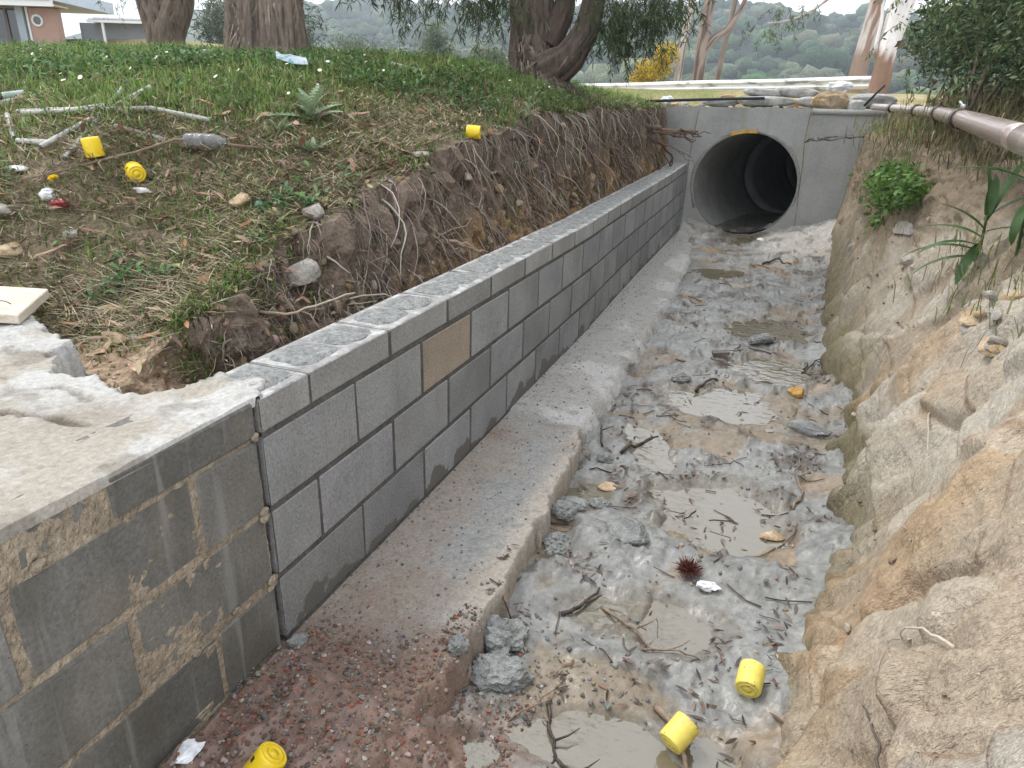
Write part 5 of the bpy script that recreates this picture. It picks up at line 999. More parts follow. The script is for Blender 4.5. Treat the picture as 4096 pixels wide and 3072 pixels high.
sprays(mb, [(-.42, -.2, .66, .10, .2, .06), (-.32, -.2, .72, .10, .15, .05)], 70, 18); sprays(mb, [(.62, .10, .62, .14, .2, .10), (.86, .15, .66, .16, .25, .08), (1.05, .2, .66, .16, .25, .07), (.75, .1, .45, .10, .2, .07)], 260, 20, L=(.10, .32)); sprays(mb, [(0, .2, 2.6, .8, .8, .4), (.7, .3, 2.2, .6, .6, .3), (.9, .3, 1.4, .5, .5, .2)], 260, 21, leaf=(.08, .13), L=(.3, .6), dens=18); mb.build('crown', LEAF, t2)
# ---- forked tree at the back left
t3 = empty('paperbark_tree', (-5.95, 5.78, 1.72)); tag(t3, 'brown tree forking into two stems behind the lawn, nearest the house', 'tree', 'old trees on the bank'); mb = MB()
for pts, rr0, sd in (([(0, 0, -.2), (-.02, 0, .25), (-.16, .02, .55), (-.26, .05, 1.0), (-.4, .1, 2.5)], .19, 23), ([(.04, 0, -.2), (.08, 0, .25), (.28, .02, .55), (.38, .05, 1.0), (.6, .1, 2.5)], .18, 24)):
    S = path(pts, 40); rd = np.linspace(rr0, .09, 40); bark_stem(mb, S, rd, 60, .16, 4, sd, (.125, .098, .078)); strips(mb, S[:24], rd, 150, sd, [(.17, .13, .10), (.09, .07, .055)], W=.012)
S = path([(-.05, 0, .02), (-.6, -.1, .05), (-1.1, -.2, -.02)], 14); bark_stem(mb, S, np.linspace(.09, .04, 14), 30, .15, 4, 29, (.07, .055, .045)); mb.build('trunk', BARKV, t3)
mb = MB(); sprays(mb, [(-.4, .1, 2.6, .7, .7, .4), (.6, .1, 2.6, .7, .7, .4)], 160, 26, leaf=(.08, .13), L=(.3, .6), dens=14); sprays(mb, [(-.9, .3, .75, .25, .3, .12)], 26, 27, dens=10); mb.build('crown', LEAF, t3)
# long grass collars at the tree feet and the crest
r = np.random.default_rng(140); n = 3000; x = np.r_[r.normal(-2.6, .55, n), r.normal(-1.0, .5, n), r.uniform(-6, -.8, n)]; y = np.r_[r.normal(3.25, .3, n), r.normal(4.75, .35, n), r.uniform(2.9, 5.6, n)]; kx = x < -.56; x, y = x[kx], y[kx]; z = HBd(x, y); n = len(x); mb = MB()
blades(mb, x, y, z, r.uniform(.03, .10, n), r.uniform(.004, .007, n), np.abs(r.normal(.55, .4, n)), pal(n, [(.10, .16, .035), (.15, .20, .055), (.21, .20, .085), (.07, .12, .03), (.26, .23, .12)], 141), 142); o = mb.build('long_grass', GRASS); tag(o, 'longer grass round the feet of the big trees', 'grass', kind='stuff')

# ---- house at the far left
HB0 = Vector((-20.66, 14.26, 2.35)); hx = Vector((.923, .385, 0)); hz = Vector((0, 0, 1)); hy = hz.cross(hx)
hs_ = empty('house', HB0); hs_.rotation_euler = (0, 0, math.atan2(hx.y, hx.x)); tag(hs_, 'low house with a round window and glass doors behind the lawn', 'house')
def hb(name, a, b, mat, parent=None):
    mb = MB(); mb.box(a, b); return mb.build(name, mat, parent or hs_, smooth=False, usecol=False)
PINK = M('pink_render', ramp=[(.3, (.36, .235, .195)), (.7, (.42, .285, .24))], scale=3, bump=.1, var=.06); GAR = M('grey_cladding', ramp=[(.3, (.27, .29, .32)), (.7, (.33, .35, .38))], scale=2, bump=.1, var=.05); FRM = M('blue_grey_paint', ramp=(.34, .40, .45), bump=0, var=.05); WHT = M('white_trim', ramp=(.72, .74, .76), bump=0, var=.04)
GLS = M('dark_glass', ramp=(.025, .035, .042), rough=.06, bump=0, var=0, spec=.9)
hb('wall', (.98, .0, -.6), (1.72, .3, 1.14), PINK)
wd = hb('window_wall', (-4, .25, -.6), (.98, .3, 1.25), GAR)
for k, (a, b) in enumerate([(-3.2, -2.15), (-2.1, -1.05), (-1.0, .18), (.24, .68)]):
    g = hb('glass_door', (a, .18, -.5), (b, .22, 1.12), GLS); hb('frame', (a-.03, .14, -.5), (a+.03, .24, 1.12), M('door_frame', ramp=(.17, .13, .11), bump=0), g)
hb('post', (.66, -.08, -.6), (.86, .12, 1.3), FRM); hb('downpipe', (.905, -.02, -.6), (.965, .05, 1.2), WHT)
hb('fascia', (-4, -.5, 1.14), (1.95, -.42, 1.30), WHT); hb('roof', (-4, -.55, 1.30), (1.95, 3, 1.62), M('roof_metal', ramp=(.50, .56, .62), rough=.4, bump=0)); hb('eave', (-4, -.42, 1.16), (1.95, .3, 1.20), M('eave_board', ramp=(.45, .34, .25), bump=.1))
mb = MB(); an = np.linspace(0, 2*np.pi, 33); mb.tube(np.c_[1.2+.135*np.cos(an), np.full(33, -.02), .82+.135*np.sin(an)], .032, 8, caps=False); wn = mb.build('round_window', WHT, hs_, usecol=False)
V = np.vstack([np.c_[1.2+.12*np.cos(an[:-1]), np.full(32, -.012), .82+.12*np.sin(an[:-1])], (1.2, -.012, .82)]); mk('pane', V, np.array([(i, (i+1) % 32, 32) for i in range(32)]), GLS, wn)
gr_ = hb('garage_wall', (1.72, 1.2, -.6), (3.75, 1.4, .90), GAR)
for k in range(34): hb('roof_rib', (2.35+k*.05, .75, .98+.0*k), (2.375+k*.05, 1.6, 1.022), WHT)
hb('garage_roof', (2.2, .8, .90), (4.1, 2.5, .985), M('zinc_roof', ramp=(.42, .45, .48), rough=.45, bump=0)); hb('gutter', (2.2, .70, .88), (4.1, .79, .95), WHT); hb('corner_trim', (3.68, 1.14, -.6), (3.78, 1.22, .88), WHT); hb('garage_post', (2.60, .72, -.6), (2.66, .78, .90), WHT)

# ---- white guard rail beyond the culvert
A_, B_ = A3(-7.4, 25.2, 1.86), A3(2.62, 19.9, 2.05); L = np.linalg.norm(B_-A_); d = (B_-A_)/L; nrm = A3(-d[1], d[0], 0); nrm = nrm if nrm[1] < 0 else -nrm
prof = [(0, -.155), (.02, -.145), (.06, -.10), (.075, -.075), (.06, -.05), (.012, -.02), (.012, .02), (.06, .05), (.075, .075), (.06, .10), (.02, .145), (0, .155)]; ra = empty('guard_rail', tuple(A_-A3(0, 0, .5))); tag(ra, 'white painted corrugated steel guard rail across the road beyond the culvert', 'guard rail')
RAILM = M('white_rail_paint', ramp=[(.36, (.30, .29, .27)), (.46, (.72, .72, .71)), (.7, (.82, .82, .82))], scale=2.4, detail=9, rough=.5, bump=.05, var=.06, stretch=(.7, .7, 3))
for k in range(3):
    nn = 30; t = np.linspace(L*k/3, L*(k+1)/3+.06, nn); rows = [A_+d*tt+.006*math.sin(tt*1.3)*A3(0, 0, 1) for tt in t]; V = np.vstack([[p_+nrm*(x+.004*k)+A3(0, 0, z) for x, z in prof] for p_ in rows]); o = mk('rail_beam', V-(A_-A3(0, 0, .5)), gridF(nn, len(prof)), RAILM, ra, smooth=False)
for k in range(6):
    p_ = A_+d*(L*(k+.5)/6)-nrm*.10-(A_-A3(0, 0, .5)); mb = MB(); mb.box((p_[0]-.05, p_[1]-.06, p_[2]-.85), (p_[0]+.05, p_[1]+.06, p_[2]+.16)); mb.build('post', M('rail_post', ramp=(.45, .44, .42), bump=.1) if k == 0 else bpy.data.materials['rail_post'], ra, smooth=False, usecol=False)
an = np.linspace(-1.6, 1.6, 12); V = np.vstack([[B_+d*(.14*math.cos(a))+nrm*(.02+.06*math.sin(a))+A3(0, 0, z) for z in (-.16, -.05, .05, .16)] for a in an]); mk('end_piece', V-(A_-A3(0, 0, .5)), gridF(12, 4), RAILM, ra)

# ---- gum trees behind the rail
GUM = M('gum_bark', attr=True, rough=.8, bump=.25, bscale=14, var=.12, stretch=(1, 1, .35))
def gum(name, stems, label, seed, cols, crown=None, n=30):
    """stems: list of (points, r0, r1); cols: (pale, patch colour, patch threshold, brown up to height)"""
    P0 = A3(*stems[0][0][0]); o = empty(name, tuple(P0)); tag(o, label, 'tree', 'gum trees behind the rail'); mb = MB()
    for k, (pts, r0, r1) in enumerate(stems):
        S = path(pts, n); rd = np.linspace(r0, r1, n); m = 26; an = np.arange(m)/m*2*np.pi; a, l = np.meshgrid(an, S[:, 2]); q = np.c_[np.cos(a).ravel()*r0*4, np.sin(a).ravel()*r0*4, l.ravel()*1.1]; ring = 1+.10*fbm(q, 1.2, 3, seed+k).reshape(n, m)
        f = fbm(q*A3(1, 1, .5), 2.2, 4, seed+20+k); c = mixc(np.tile(A3(*cols[0]), (n*m, 1)), cols[1], sstep(cols[2], cols[2]+.12, f)); c = mixc(c, A3(*cols[4]), 1-sstep(cols[3]-.12, cols[3]+.12, l.ravel()+.35*f)); mb.tube(S-P0, rd, m, None, caps=False, ring=ring); mb.c[-1] = c*(1+.2*f[:, None])
    mb.build('trunk', GUM, o)
    if crown:
        mb = MB(); sprays(mb, [tuple(np.array(c[:3])-P0)+tuple(c[3:6]) for c in crown], crown[0][6], seed+30, L=(.3, .8), leaf=(.12, .20), width=.16, cols=[(.10, .13, .075), (.13, .16, .095), (.08, .11, .06)], dens=12); mb.build('crown', LEAF, o)
    return o
def at_(*p): return p
PAL_, BR_, OR_ = (.50, .44, .40), (.20, .15, .12), (.22, .135, .095)
gum('gum_tree', [([(-3.4, 27.2, .9), (-3.35, 27.3, 3), (-3.1, 27.6, 6.2), (-3, 27.8, 10)], .15, .09)], 'thin pale gum trunk, leftmost of the three behind the rail', 41, (PAL_, BR_, .3, 0, BR_), [(-3, 27.8, 8, .9, .9, .7, 60)])
gum('gum_tree', [([(-2.65, 27.4, .9), (-2.68, 27.5, 3), (-2.55, 27.8, 6), (-2.5, 28, 11)], .235, .15), ([(-2.62, 27.5, 3.2), (-2.25, 27.7, 3.75), (-1.9, 27.9, 4.0), (-1.6, 28.1, 4.5), (-1.2, 28.4, 5.6)], .13, .07)], 'stout mottled gum trunk with one limb rising to the right', 43, ((.33, .26, .22), (.12, .085, .07), .02, 0, BR_), [(-2.4, 28, 9, 1.2, 1.2, .8, 80), (-.9, 28.5, 6.4, .5, .5, .3, 80)])
gum('gum_tree', [([(-2.35, 30, .9), (-2.2, 30.1, 3), (-1.95, 30.4, 5.4), (-1.6, 30.6, 9)], .12, .07), ([(-2.05, 30.2, 4), (-1.7, 30.4, 5), (-1.5, 30.6, 6)], .06, .03)], 'thin brown gum trunk right of the limbed one', 47, ((.25, .20, .165), (.14, .10, .08), .1, 0, BR_), [(-1.6, 30.6, 8, .9, .9, .7, 60)])
gum('gum_tree', [([(2.36, 22.6, 1.0), (2.42, 22.8, 2.4), (2.58, 23.2, 4.0), (2.7, 23.5, 6), (2.6, 23.8, 10)], .26, .17), ([(2.62, 23.3, 4.7), (1.9, 23.2, 4.65), (1.3, 23.1, 4.35), (.85, 23.0, 3.95), (.25, 22.9, 3.75), (-.25, 22.8, 3.7)], .055, .015), ([(1.3, 23.1, 4.35), (.7, 23, 4.7), (.2, 23, 4.85)], .03, .012)], 'pale leaning gum trunk with brown patches, holding a long bare branch', 51, ((.52, .47, .44), (.24, .15, .11), .12, 2.9, (.27, .19, .15)), [(-.05, 22.8, 3.62, .35, .3, .12, 60), (.45, 22.9, 4.1, .45, .3, .12, 60), (2.6, 23.8, 8.5, 1.2, 1.2, .8, 60), (1.2, 23, 5.2, .6, .4, .2, 60)])
gum('gum_tree', [([(2.66, 18.75, 1.3), (2.70, 18.85, 1.9), (2.72, 18.95, 2.6), (2.76, 19.2, 3.3), (2.90, 19.5, 4.6), (3.0, 20, 8)], .24, .15), ([(2.76, 18.98, 2.55), (2.92, 19.2, 3.2), (3.12, 19.5, 4.2), (3.4, 20, 8)], .15, .10), ([(2.66, 18.9, 2.3), (2.47, 18.95, 2.7), (2.50, 19.1, 3.4), (2.42, 19.2, 4.0)], .055, .03)], 'white gum with peeling red-brown base at the end of the rail', 55, ((.64, .61, .60), (.50, .46, .45), .25, 2.62, OR_), [(3.0, 20, 7, 1, 1, .8, 50)])

# ---- foliage masses
def cloud(mb, blobs, n, leaf, cols, seed, width=.45, clump=.14, shell=.75):
    """leaves gathered in clumps through ellipsoids; blobs: (x, y, z, rx, ry, rz)"""
    r = np.random.default_rng(seed); LV, LQ = leafV(1, width, .15, 2); B = np.array(blobs, float); vol = B[:, 3]*B[:, 4]*B[:, 5]; PP = []
    for b, k in zip(B, (n*vol/vol.sum()).astype(int)):
        m = max(6, k//26); d = r.normal(size=(m, 3)); d /= np.linalg.norm(d, axis=1)[:, None]; c = b[:3]+d*b[3:]*(shell+(1-shell)*r.uniform(0, 1, (m, 1)))*r.uniform(.35, 1.05, (m, 1))**.5; i = r.integers(0, m, k); PP.append(c[i]+r.normal(0, clump, (k, 3))*b[3:].mean())
    PP = np.vstack(PP); m = len(PP); scatter(mb, LV, LQ, PP, eulA(r.normal(-.3, .7, m), r.normal(0, .6, m), r.uniform(0, 6.28, m)), r.uniform(leaf[0], leaf[1], m), pal(m, cols, seed+1, .35))
def shrub(name, loc, blobs, n, leaf, cols, seed, label, cat='shrub', group=None, width=.45, stems=4, clump=.16, loose=0):
    o = empty(name, loc); tag(o, label, cat, group); mb = MB(); cloud(mb, blobs, n, leaf, cols, seed, width, clump)
    if loose: sprays(mb, [(b[0]-b[3]*.6, b[1], b[2], b[3]*.5, b[4]*.8, b[5]*.6) for b in blobs], loose, seed+5, L=(.12, .35), leaf=(.03, .06), width=.3, cols=[(.14, .19, .08), (.19, .24, .11), (.10, .15, .06)], droop=.5, dens=18)
    mb.build('foliage', LEAF, o); mb = MB(); r = np.random.default_rng(seed)
    for k in range(stems):
        b = blobs[k % len(blobs)]; e = A3(*b[:3]); mb.tube(path([(r.normal(0, .05), r.normal(0, .05), -.1), tuple(e*.5+r.normal(0, .05, 3)), tuple(e)], 8), np.linspace(.03, .008, 8)*max(b[3], .3), 6, A3(.13, .10, .075))
    mb.build('stem', ROOT, o); return o
DG = [(.05, .085, .04), (.075, .12, .052), (.10, .155, .068), (.04, .065, .03), (.14, .19, .09)]
PGN = [(.11, .15, .085), (.14, .18, .10), (.09, .13, .075), (.17, .20, .12)]
shrub('wattle', (-4.2, 26.8, 1.0), [(0, 0, 1.6, .7, .6, .45), (-.5, 0, 1.1, .5, .5, .5), (.4, 0, 2.2, .5, .5, .4)], 5200, (.05, .10), [(.62, .42, .01), (.70, .50, .02), (.55, .36, .01), (.16, .20, .05)], 61, 'wattle bush covered in yellow blossom behind the rail', 'bush', width=.6)
shrub('she_oak', (-12.2, 25, .8), [(0, 0, 1.9, .8, .8, 1.1), (.2, 0, 2.9, .5, .5, .6)], 4200, (.16, .30), PGN, 62, 'pale green feathery tree seen between the two big trunks', 'tree', 'hazy trees beyond the crest', .10); shrub('she_oak', (-16.7, 28, .8), [(0, 0, 2.0, 1.5, 1, 1.0), (-1.5, 0, 2.2, 1.3, 1, 1.1)], 4200, (.18, .32), PGN, 63, 'grey-green trees left of the feathery one beyond the crest', 'tree', 'hazy trees beyond the crest', .12)
shrub('she_oak', (-9.8, 24.5, .6), [(0, 0, 1.9, .9, .8, .8), (.9, 0, 1.6, .7, .6, .6)], 3200, (.15, .28), [(.09, .13, .06), (.12, .16, .08)], 64, 'green shrub just left of the shaggy trunk beyond the crest', 'shrub', 'hazy trees beyond the crest', .14)
shrub('she_oak', (-18.5, 21.5, 1.4), [(0, 0, 2.2, 1.6, 1, 1.2), (2, .5, 2.2, 1.4, 1, 1.2), (-1.5, 1.5, 2.4, 1.2, 1, 1.1)], 6500, (.16, .30), [(.09, .12, .08), (.12, .15, .10), (.07, .10, .065)], 65, 'blue-green trees between the house and the forked tree', 'tree', 'hazy trees beyond the crest', .2)
# right bank: dense bush above the steel pipe
shrub('bank_bush', (2.08, 4.2, 1.42), [(-.02, 1.0, .42, .34, .6, .30), (.10, .3, .42, .36, .6, .34), (.18, -.5, .36, .34, .5, .34), (.05, 1.0, .80, .40, .6, .32), (.22, .1, .85, .45, .6, .36), (.24, -.8, .66, .34, .45, .36), (.5, .3, .5, .4, .9, .5), (.6, -.6, .9, .4, .6, .5)], 36000, (.020, .040), DG, 71, 'dense small-leaved bush above the steel pipe on the right bank', 'bush', width=.5, stems=6, clump=.19, loose=150)
shrub('bank_bush', tuple(RB(6.5, 1.8)), [(.10, .2, .62, .42, .5, .34), (.45, -.2, .85, .5, .6, .4), (.3, .4, 1.05, .5, .6, .35)], 1500, (.09, .15), [(.03, .065, .028), (.05, .09, .04), (.10, .14, .07), (.16, .10, .05)], 72, 'large-leaved dark shrub at the far end of the right bank', 'shrub', width=.48)
# dry and green grass tufts on the right bank
def tuft(pts, n, H, cols, seed, name, label, spread=.10, W=.006):
    r = np.random.default_rng(seed); P_ = np.array(pts); i = r.integers(0, len(P_), n); b = P_[i]+r.normal(0, 1, (n, 3))*A3(spread, spread*1.6, spread*.3); mb = MB(); blades(mb, b[:, 0], b[:, 1], b[:, 2], r.uniform(.5, 1.2, n)*H, np.full(n, W)*r.uniform(.6, 1.3, n), np.abs(r.normal(.7, .4, n)), pal(n, cols, seed+1), seed+2); o = mb.build(name, GRASS); return tag(o, label, 'grass', kind='stuff')
tuft([RB(yv, sv) for yv in np.linspace(4.2, 6.7, 9) for sv in (1.42, 1.6, 1.8, 2.05)], 2400, .15, [(.28, .25, .13), (.36, .31, .18), (.22, .24, .09), (.18, .23, .075), (.26, .20, .12)], 81, 'bank_grass', 'long yellowish grass hanging over the far end of the right bank', .13, .0075)
tuft([RB(yv, sv) for yv in np.linspace(2.4, 4.4, 8) for sv in (1.34, 1.5, 1.7)], 1900, .15, [(.15, .14, .07), (.12, .14, .05), (.24, .20, .12), (.10, .075, .05)], 84, 'bank_grass', 'short dry grass on the right bank just above the steel pipe', .12, .006)
tuft([RB(yv, sv) for yv in np.linspace(3.4, 5.9, 9) for sv in (.9, 1.05, 1.2)], 700, .09, [(.20, .19, .09), (.12, .17, .045), (.30, .25, .15)], 87, 'bank_grass', 'sparse grass tufts on the far rock face below the pipe', .07, .005)
tuft([RB(yv, sv) for yv in np.linspace(1.2, 2.3, 5) for sv in (.88, 1.0)], 300, .12, [(.20, .22, .10), (.15, .20, .07), (.28, .25, .16)], 89, 'bank_grass', 'thin grass tufts among rubble under the near end of the pipe', .10, .005)
shrub('bank_weeds', tuple(RB(3.9, 1.08)), [(-.05, 0, .0, .11, .42, .12), (-.05, -.45, .06, .10, .30, .11), (-.02, .55, .0, .09, .35, .10), (-.04, .2, -.16, .08, .25, .10), (-.03, -.75, .04, .07, .2, .08)], 2600, (.022, .06), [(.08, .16, .03), (.11, .21, .045), (.06, .12, .025), (.15, .26, .07)], 91, 'bright green leafy weeds below the steel pipe on the far rock face', 'weeds', width=.5, stems=3, clump=.22)
shrub('bank_weeds', tuple(RB(1.62, .93)), [(-.02, 0, .02, .06, .14, .06)], 160, (.025, .05), [(.10, .17, .04), (.14, .21, .06)], 92, 'small green weeds beside the rubble at the right edge', 'weeds', width=.5, stems=1)

# ---- strap-leaved plants on the rock
STRAP = M('strap_leaf', ramp=[(.3, (.035, .085, .018)), (.7, (.065, .135, .032))], scale=12, rough=.42, bump=.15, bscale=40, spec=.5, trans=.2, rand=1)
def strap_leaf(L, W, bend, fold=.25, n=8):
    t = np.linspace(0, 1, n+1); wv = W*.5*np.sin(np.pi*np.clip(t*.88+.10, 0, 1))**.6; wv[-1] = .0004; y = L*np.cumsum(np.r_[0, np.cos(bend*t[1:]*1.2)])/n; z = -L*np.cumsum(np.r_[0, np.sin(bend*t[1:]*1.2)])/n
    V = np.r_[np.c_[-wv, y, z+fold*wv], np.c_[0*wv, y, z], np.c_[wv, y, z+fold*wv]]; m = n+1
    return V, np.vstack([[(k, k+m, k+m+1, k+1), (k+m, k+2*m, k+2*m+1, k+m+1)] for k in range(n)])
def strap_plant(base, top, leaves, label, sc=1.):
    o = empty('ginger_plant', tuple(base)); tag(o, label, 'plant', 'strap-leaved plants on the rock'); T = np.array(top)-np.array(base); mb = MB(); S = path([(0, 0, -.02), tuple(T*.5+A3(.0, -.01, 0)), tuple(T)], 10); mb.tube(S, np.linspace(.006, .0035, 10)*sc, 6); mb.build('stem', STRAP, o, usecol=False)
    for f, L, W, bend, pitch, az in leaves:
        V, Q = strap_leaf(L*sc, W*sc, bend); ob('leaf', mesh('leaf', V, Q, STRAP), o, tuple(T*f), (R(pitch), 0, R(az)))
bse = RB(2.05, .93); strap_plant(bse, bse+A3(-.015, -.03, .22), [(.35, .24, 0.041, .9, 20, 62), (.25, .20, 0.041, .8, 5, 84), (.45, .20, 0.035, .9, 25, 108), (.6, .21, 0.035, .8, 30, 60), (.75, .17, 0.038, .5, 45, 100), (.9, .20, 0.035, .15, 72, -60), (1, .17, 0.035, .1, 80, 60), (.95, .16, 0.032, .4, 50, -95), (.5, .15, 0.035, .6, -35, 140), (.7, .14, 0.030, .5, 30, -120), (1, .12, 0.032, .1, 86, 0)], 'young plant with long dark strap leaves rooted in the rock below the pipe', 1.25)
bse = RB(1.80, 1.08); strap_plant(bse, bse+A3(-.03, -.02, .26), [(.9, .24, 0.041, .5, 25, 80), (.8, .20, 0.041, .9, 50, 60), (1, .15, 0.035, .2, 70, 40), (.6, .15, 0.030, 1.2, -30, 150), (.5, .14, 0.027, .8, 20, -80)], 'taller strap-leaved plant at the right edge below the pipe', 1.05)
bse = RB(2.0, 1.42); strap_plant(bse, bse+A3(-.01, 0, .12), [(.4, .13, 0.054, .5, 30, 70), (.6, .12, 0.061, .5, 40, -60), (.8, .12, 0.047, .5, 50, 100), (1, .14, 0.041, .3, 75, 0), (.9, .15, 0.027, .6, 45, 80)], 'strap-leaved plant above the pipe at the right edge')
# ---- ferns
def fern(base, fronds, label, seed):
    r = np.random.default_rng(seed); o = empty('fern', tuple(base)); tag(o, label, 'fern', 'ferns on the right bank'); LV, LQ = leafV(1, .22, .15, 2)
    for L, az, up, bend in fronds:
        mb = MB(); n = 26; t = np.linspace(0, 1, n); e = up-bend*t; d = np.c_[np.cos(az)*np.cos(e), np.sin(az)*np.cos(e), np.sin(e)]; S = np.cumsum(d*L/n, 0); mb.tube(S, np.linspace(.0025, .0008, n), 4, A3(.10, .14, .04), caps=False)
        for sd in (-1, 1):
            aa = az-np.pi/2+sd*1.15; scatter(mb, LV, LQ, S[3:], eulA(np.full(n-3, -.25), np.full(n-3, .0), np.full(n-3, aa)), L*.30*np.sin(np.pi*(t[3:]*.8+.2))**.8+.004, pal(n-3, [(.10, .19, .035), (.13, .24, .05), (.085, .16, .03)], seed+sd+3, .2))
        mb.build('frond', LEAF, o)
fern(RB(2.9, 1.55), [(.34, R(205), .75, 1.1), (.30, R(235), .5, 1.2), (.30, R(180), .9, 1.2), (.26, R(265), .4, 1.1), (.28, R(150), .7, 1.3)], 'bright green fern above the pipe on the right bank', 5); fern(RB(2.5, 1.5), [(.26, R(200), .5, 1.3), (.24, R(240), .3, 1.2), (.22, R(160), .7, 1.2)], 'smaller fern just below and in front of the other one', 8)
# ---- bare canes leaning out of the bush
for k, (a, b, lab) in enumerate([((2.9, 2.2, 2.5), (1.95, 5.0, 1.95), 'bare pale cane leaning left in front of the bush'), ((2.75, 2.6, 2.0), (2.05, 4.6, 2.05), 'second bare cane crossing the bush below the first'), ((2.3, 2.55, 1.45), (2.05, 2.95, 2.0), 'upright bare cane at the right edge by the fern')]):
    mb = MB(); S = path([a, tuple((A3(*a)+A3(*b))/2+A3(0, 0, .08)), b], 14); mb.tube(S-S[0], np.linspace(.010, .003, 14), 6, A3(.30, .25, .17))
    for i in (5, 8, 11): mb.tube(np.array([S[i]-S[0], S[i]-S[0]+(-.05, .12, .06), S[i]-S[0]+(-.12, .22, .16)]), [.004, .003, .001], 4, A3(.28, .23, .16))
    o = mb.build('cane', ROOT, loc=tuple(S[0])); tag(o, lab, 'cane', 'bare canes over the right bank')
V, Q = strap_leaf(.20, .022, .7); mb = MB(); rs = np.random.default_rng(9); n = 9; scatter(mb, V, Q, np.tile(A3(0, 0, 0), (n, 1))+rs.normal(0, .01, (n, 3)), eulA(rs.uniform(-.3, .5, n), rs.normal(0, .2, n), np.linspace(.2, 2.9, n)), np.full(n, 1.), pal(n, [(.24, .28, .13), (.30, .33, .17), (.18, .23, .09)], 3)); o = mb.build('palm_shoot', LEAF, loc=(2.12, 3.35, 1.86)); tag(o, 'pale fan of narrow leaves in front of the dark bush', 'plant')
# ---- loose chips caught on the rock face
rr = np.random.default_rng(171); mb = MB(); protos = [rock(1, (1, .8, .5), 172+k, 5, .2) for k in range(3)]
for k in range(3):
    n = 330; yv = -.6+5.8*rr.uniform(0, 1, n)**1.3; sv = rr.uniform(0, 1, n)**.8*1.25; P_ = np.array([RB(a, b) for a, b in zip(yv, sv)]); kp = fbm(np.c_[yv, sv], 4, 3, 175) > rr.uniform(-.1, .35, n); P_ = P_[kp]; n = len(P_)
    scatter(mb, protos[k][0], protos[k][1], P_+A3(-.003, 0, .001), eulA(rr.normal(0, .4, n), rr.normal(-.9, .3, n), rr.uniform(0, 6.28, n)), .0025*(7.)**(rr.uniform(0, 1, n)**2), pal(n, [(.36, .29, .205), (.44, .385, .31), (.26, .20, .14), (.18, .145, .10)], 177+k))
o = mb.build('rock_chips', PEB, smooth=False); tag(o, 'loose chips and grit caught on the sandstone face', 'stone chips', kind='stuff')
# ---- rubble on the ledge of the right bank
r = random.Random(31)
for k in range(26):
    yv, sv = r.uniform(1.25, 2.05), r.uniform(.80, .98); p_ = RB(yv, sv); s = r.uniform(.014, .045); V, F = rock(2, (s*1.2, s, s*.55), 400+k); o = mk('rubble_stone', V, F, STONE if k % 3 else SSTONE, smooth=False, loc=(p_[0]-.005, p_[1], p_[2]+s*.12)); o.rotation_euler = (r.uniform(-.3, .3), -.5, r.uniform(0, 6)); tag(o, 'small angular pale stone in the rubble below the near end of the pipe', 'stone', 'rubble on the right bank')
for y_, s_, sz, lab in [(3.25, .90, (.06, .16, .035), 'long pale slab of stone on the rock face below the green weeds'), (3.0, .78, (.04, .08, .03), 'pale stone in front of the long slab on the rock face'), (4.6, .5, (.05, .06, .04), 'pale round stone in the mossy far rock face')]:
    p_ = RB(y_, s_); stone('stone', p_, sz, lab, STONE, int(y_*10), (0, -.7, .1), group='stones on the right bank', sink=.5)
for pts, lab in [([(1.25, .72), (1.15, .60), (1.02, .52)], 'thin pale root lying on the big rock at the right edge'), ([(.02, .62), (.12, .56), (.2, .46)], 'white thread-like root on the rock low at the right edge'), ([(-.1, .40), (-.02, .42), (.04, .40)], 'dark twig on the rock in the bottom right corner')]:
    P_ = np.array([RB(a, b)+A3(-.006, 0, .006) for a, b in pts]); mb = MB(); Q = path(P_, 12); Q[1:-1] += RN.normal(0, .003, (10, 3)); mb.tube(Q-Q[0], np.linspace(.0035, .0015, 12), 5, A3(.12, .10, .085) if 'dark' in lab else A3(.55, .49, .41)); o = mb.build('root_strand', ROOT, loc=tuple(Q[0])); tag(o, lab, 'root')

# ---- sandbags, rubble and hose on top of the headwall
BAG = M('sandbag_cloth', ramp=[(.3, (.20, .19, .17)), (.5, (.36, .355, .34)), (.7, (.50, .50, .49))], scale=7, rough=.9, bump=.5, bscale=50, var=.15, rand=1)
def sandbag(loc, L, W, H, rz, label, seed, dirt=1.):
    V, F = ico(4); e = .55; V = np.sign(V)*np.abs(V)**e; V = V*(1+.16*fbm(V, 2, 3, seed)+.05*fbm(V, 7, 2, seed+3, ridged=True))[:, None]; V[:, 1] *= 1-.25*np.abs(V[:, 0])**5; V[:, 2] *= 1-.35*np.abs(V[:, 0])**4; o = mk('sandbag', V*A3(L/2, W/2, H/2), F, BAG, loc=loc); o.rotation_euler = (0, random.uniform(-.08, .08), rz); o.color = (dirt, dirt, dirt, 1); tag(o, label, 'sandbag', 'sandbags on the headwall')
for k, a in enumerate([((.66, 7.82, 1.43), .62, .24, .11, .06, 'long pale sandbag in front, left of the ochre boulder'), ((.98, 8.02, 1.535), .50, .24, .10, -.04, 'sandbag lying on top of the row behind the ochre boulder'), ((.62, 7.98, 1.525), .42, .24, .09, .1, 'upper sandbag left of the boulder, lying over the long one'), ((1.20, 7.88, 1.44), .40, .24, .11, -.2, 'sandbag partly hidden behind the ochre boulder'), ((1.78, 7.95, 1.46), .46, .26, .15, .35, 'plump pale sandbag right of the ochre boulder'), ((1.60, 7.66, 1.41), .18, .20, .12, .2, 'small slumped sandbag at the end of the steel pipe'), ((.18, 7.84, 1.41), .42, .22, .09, .0, 'dirty sandbag at the left end of the row')]): sandbag(*a, 500+k)
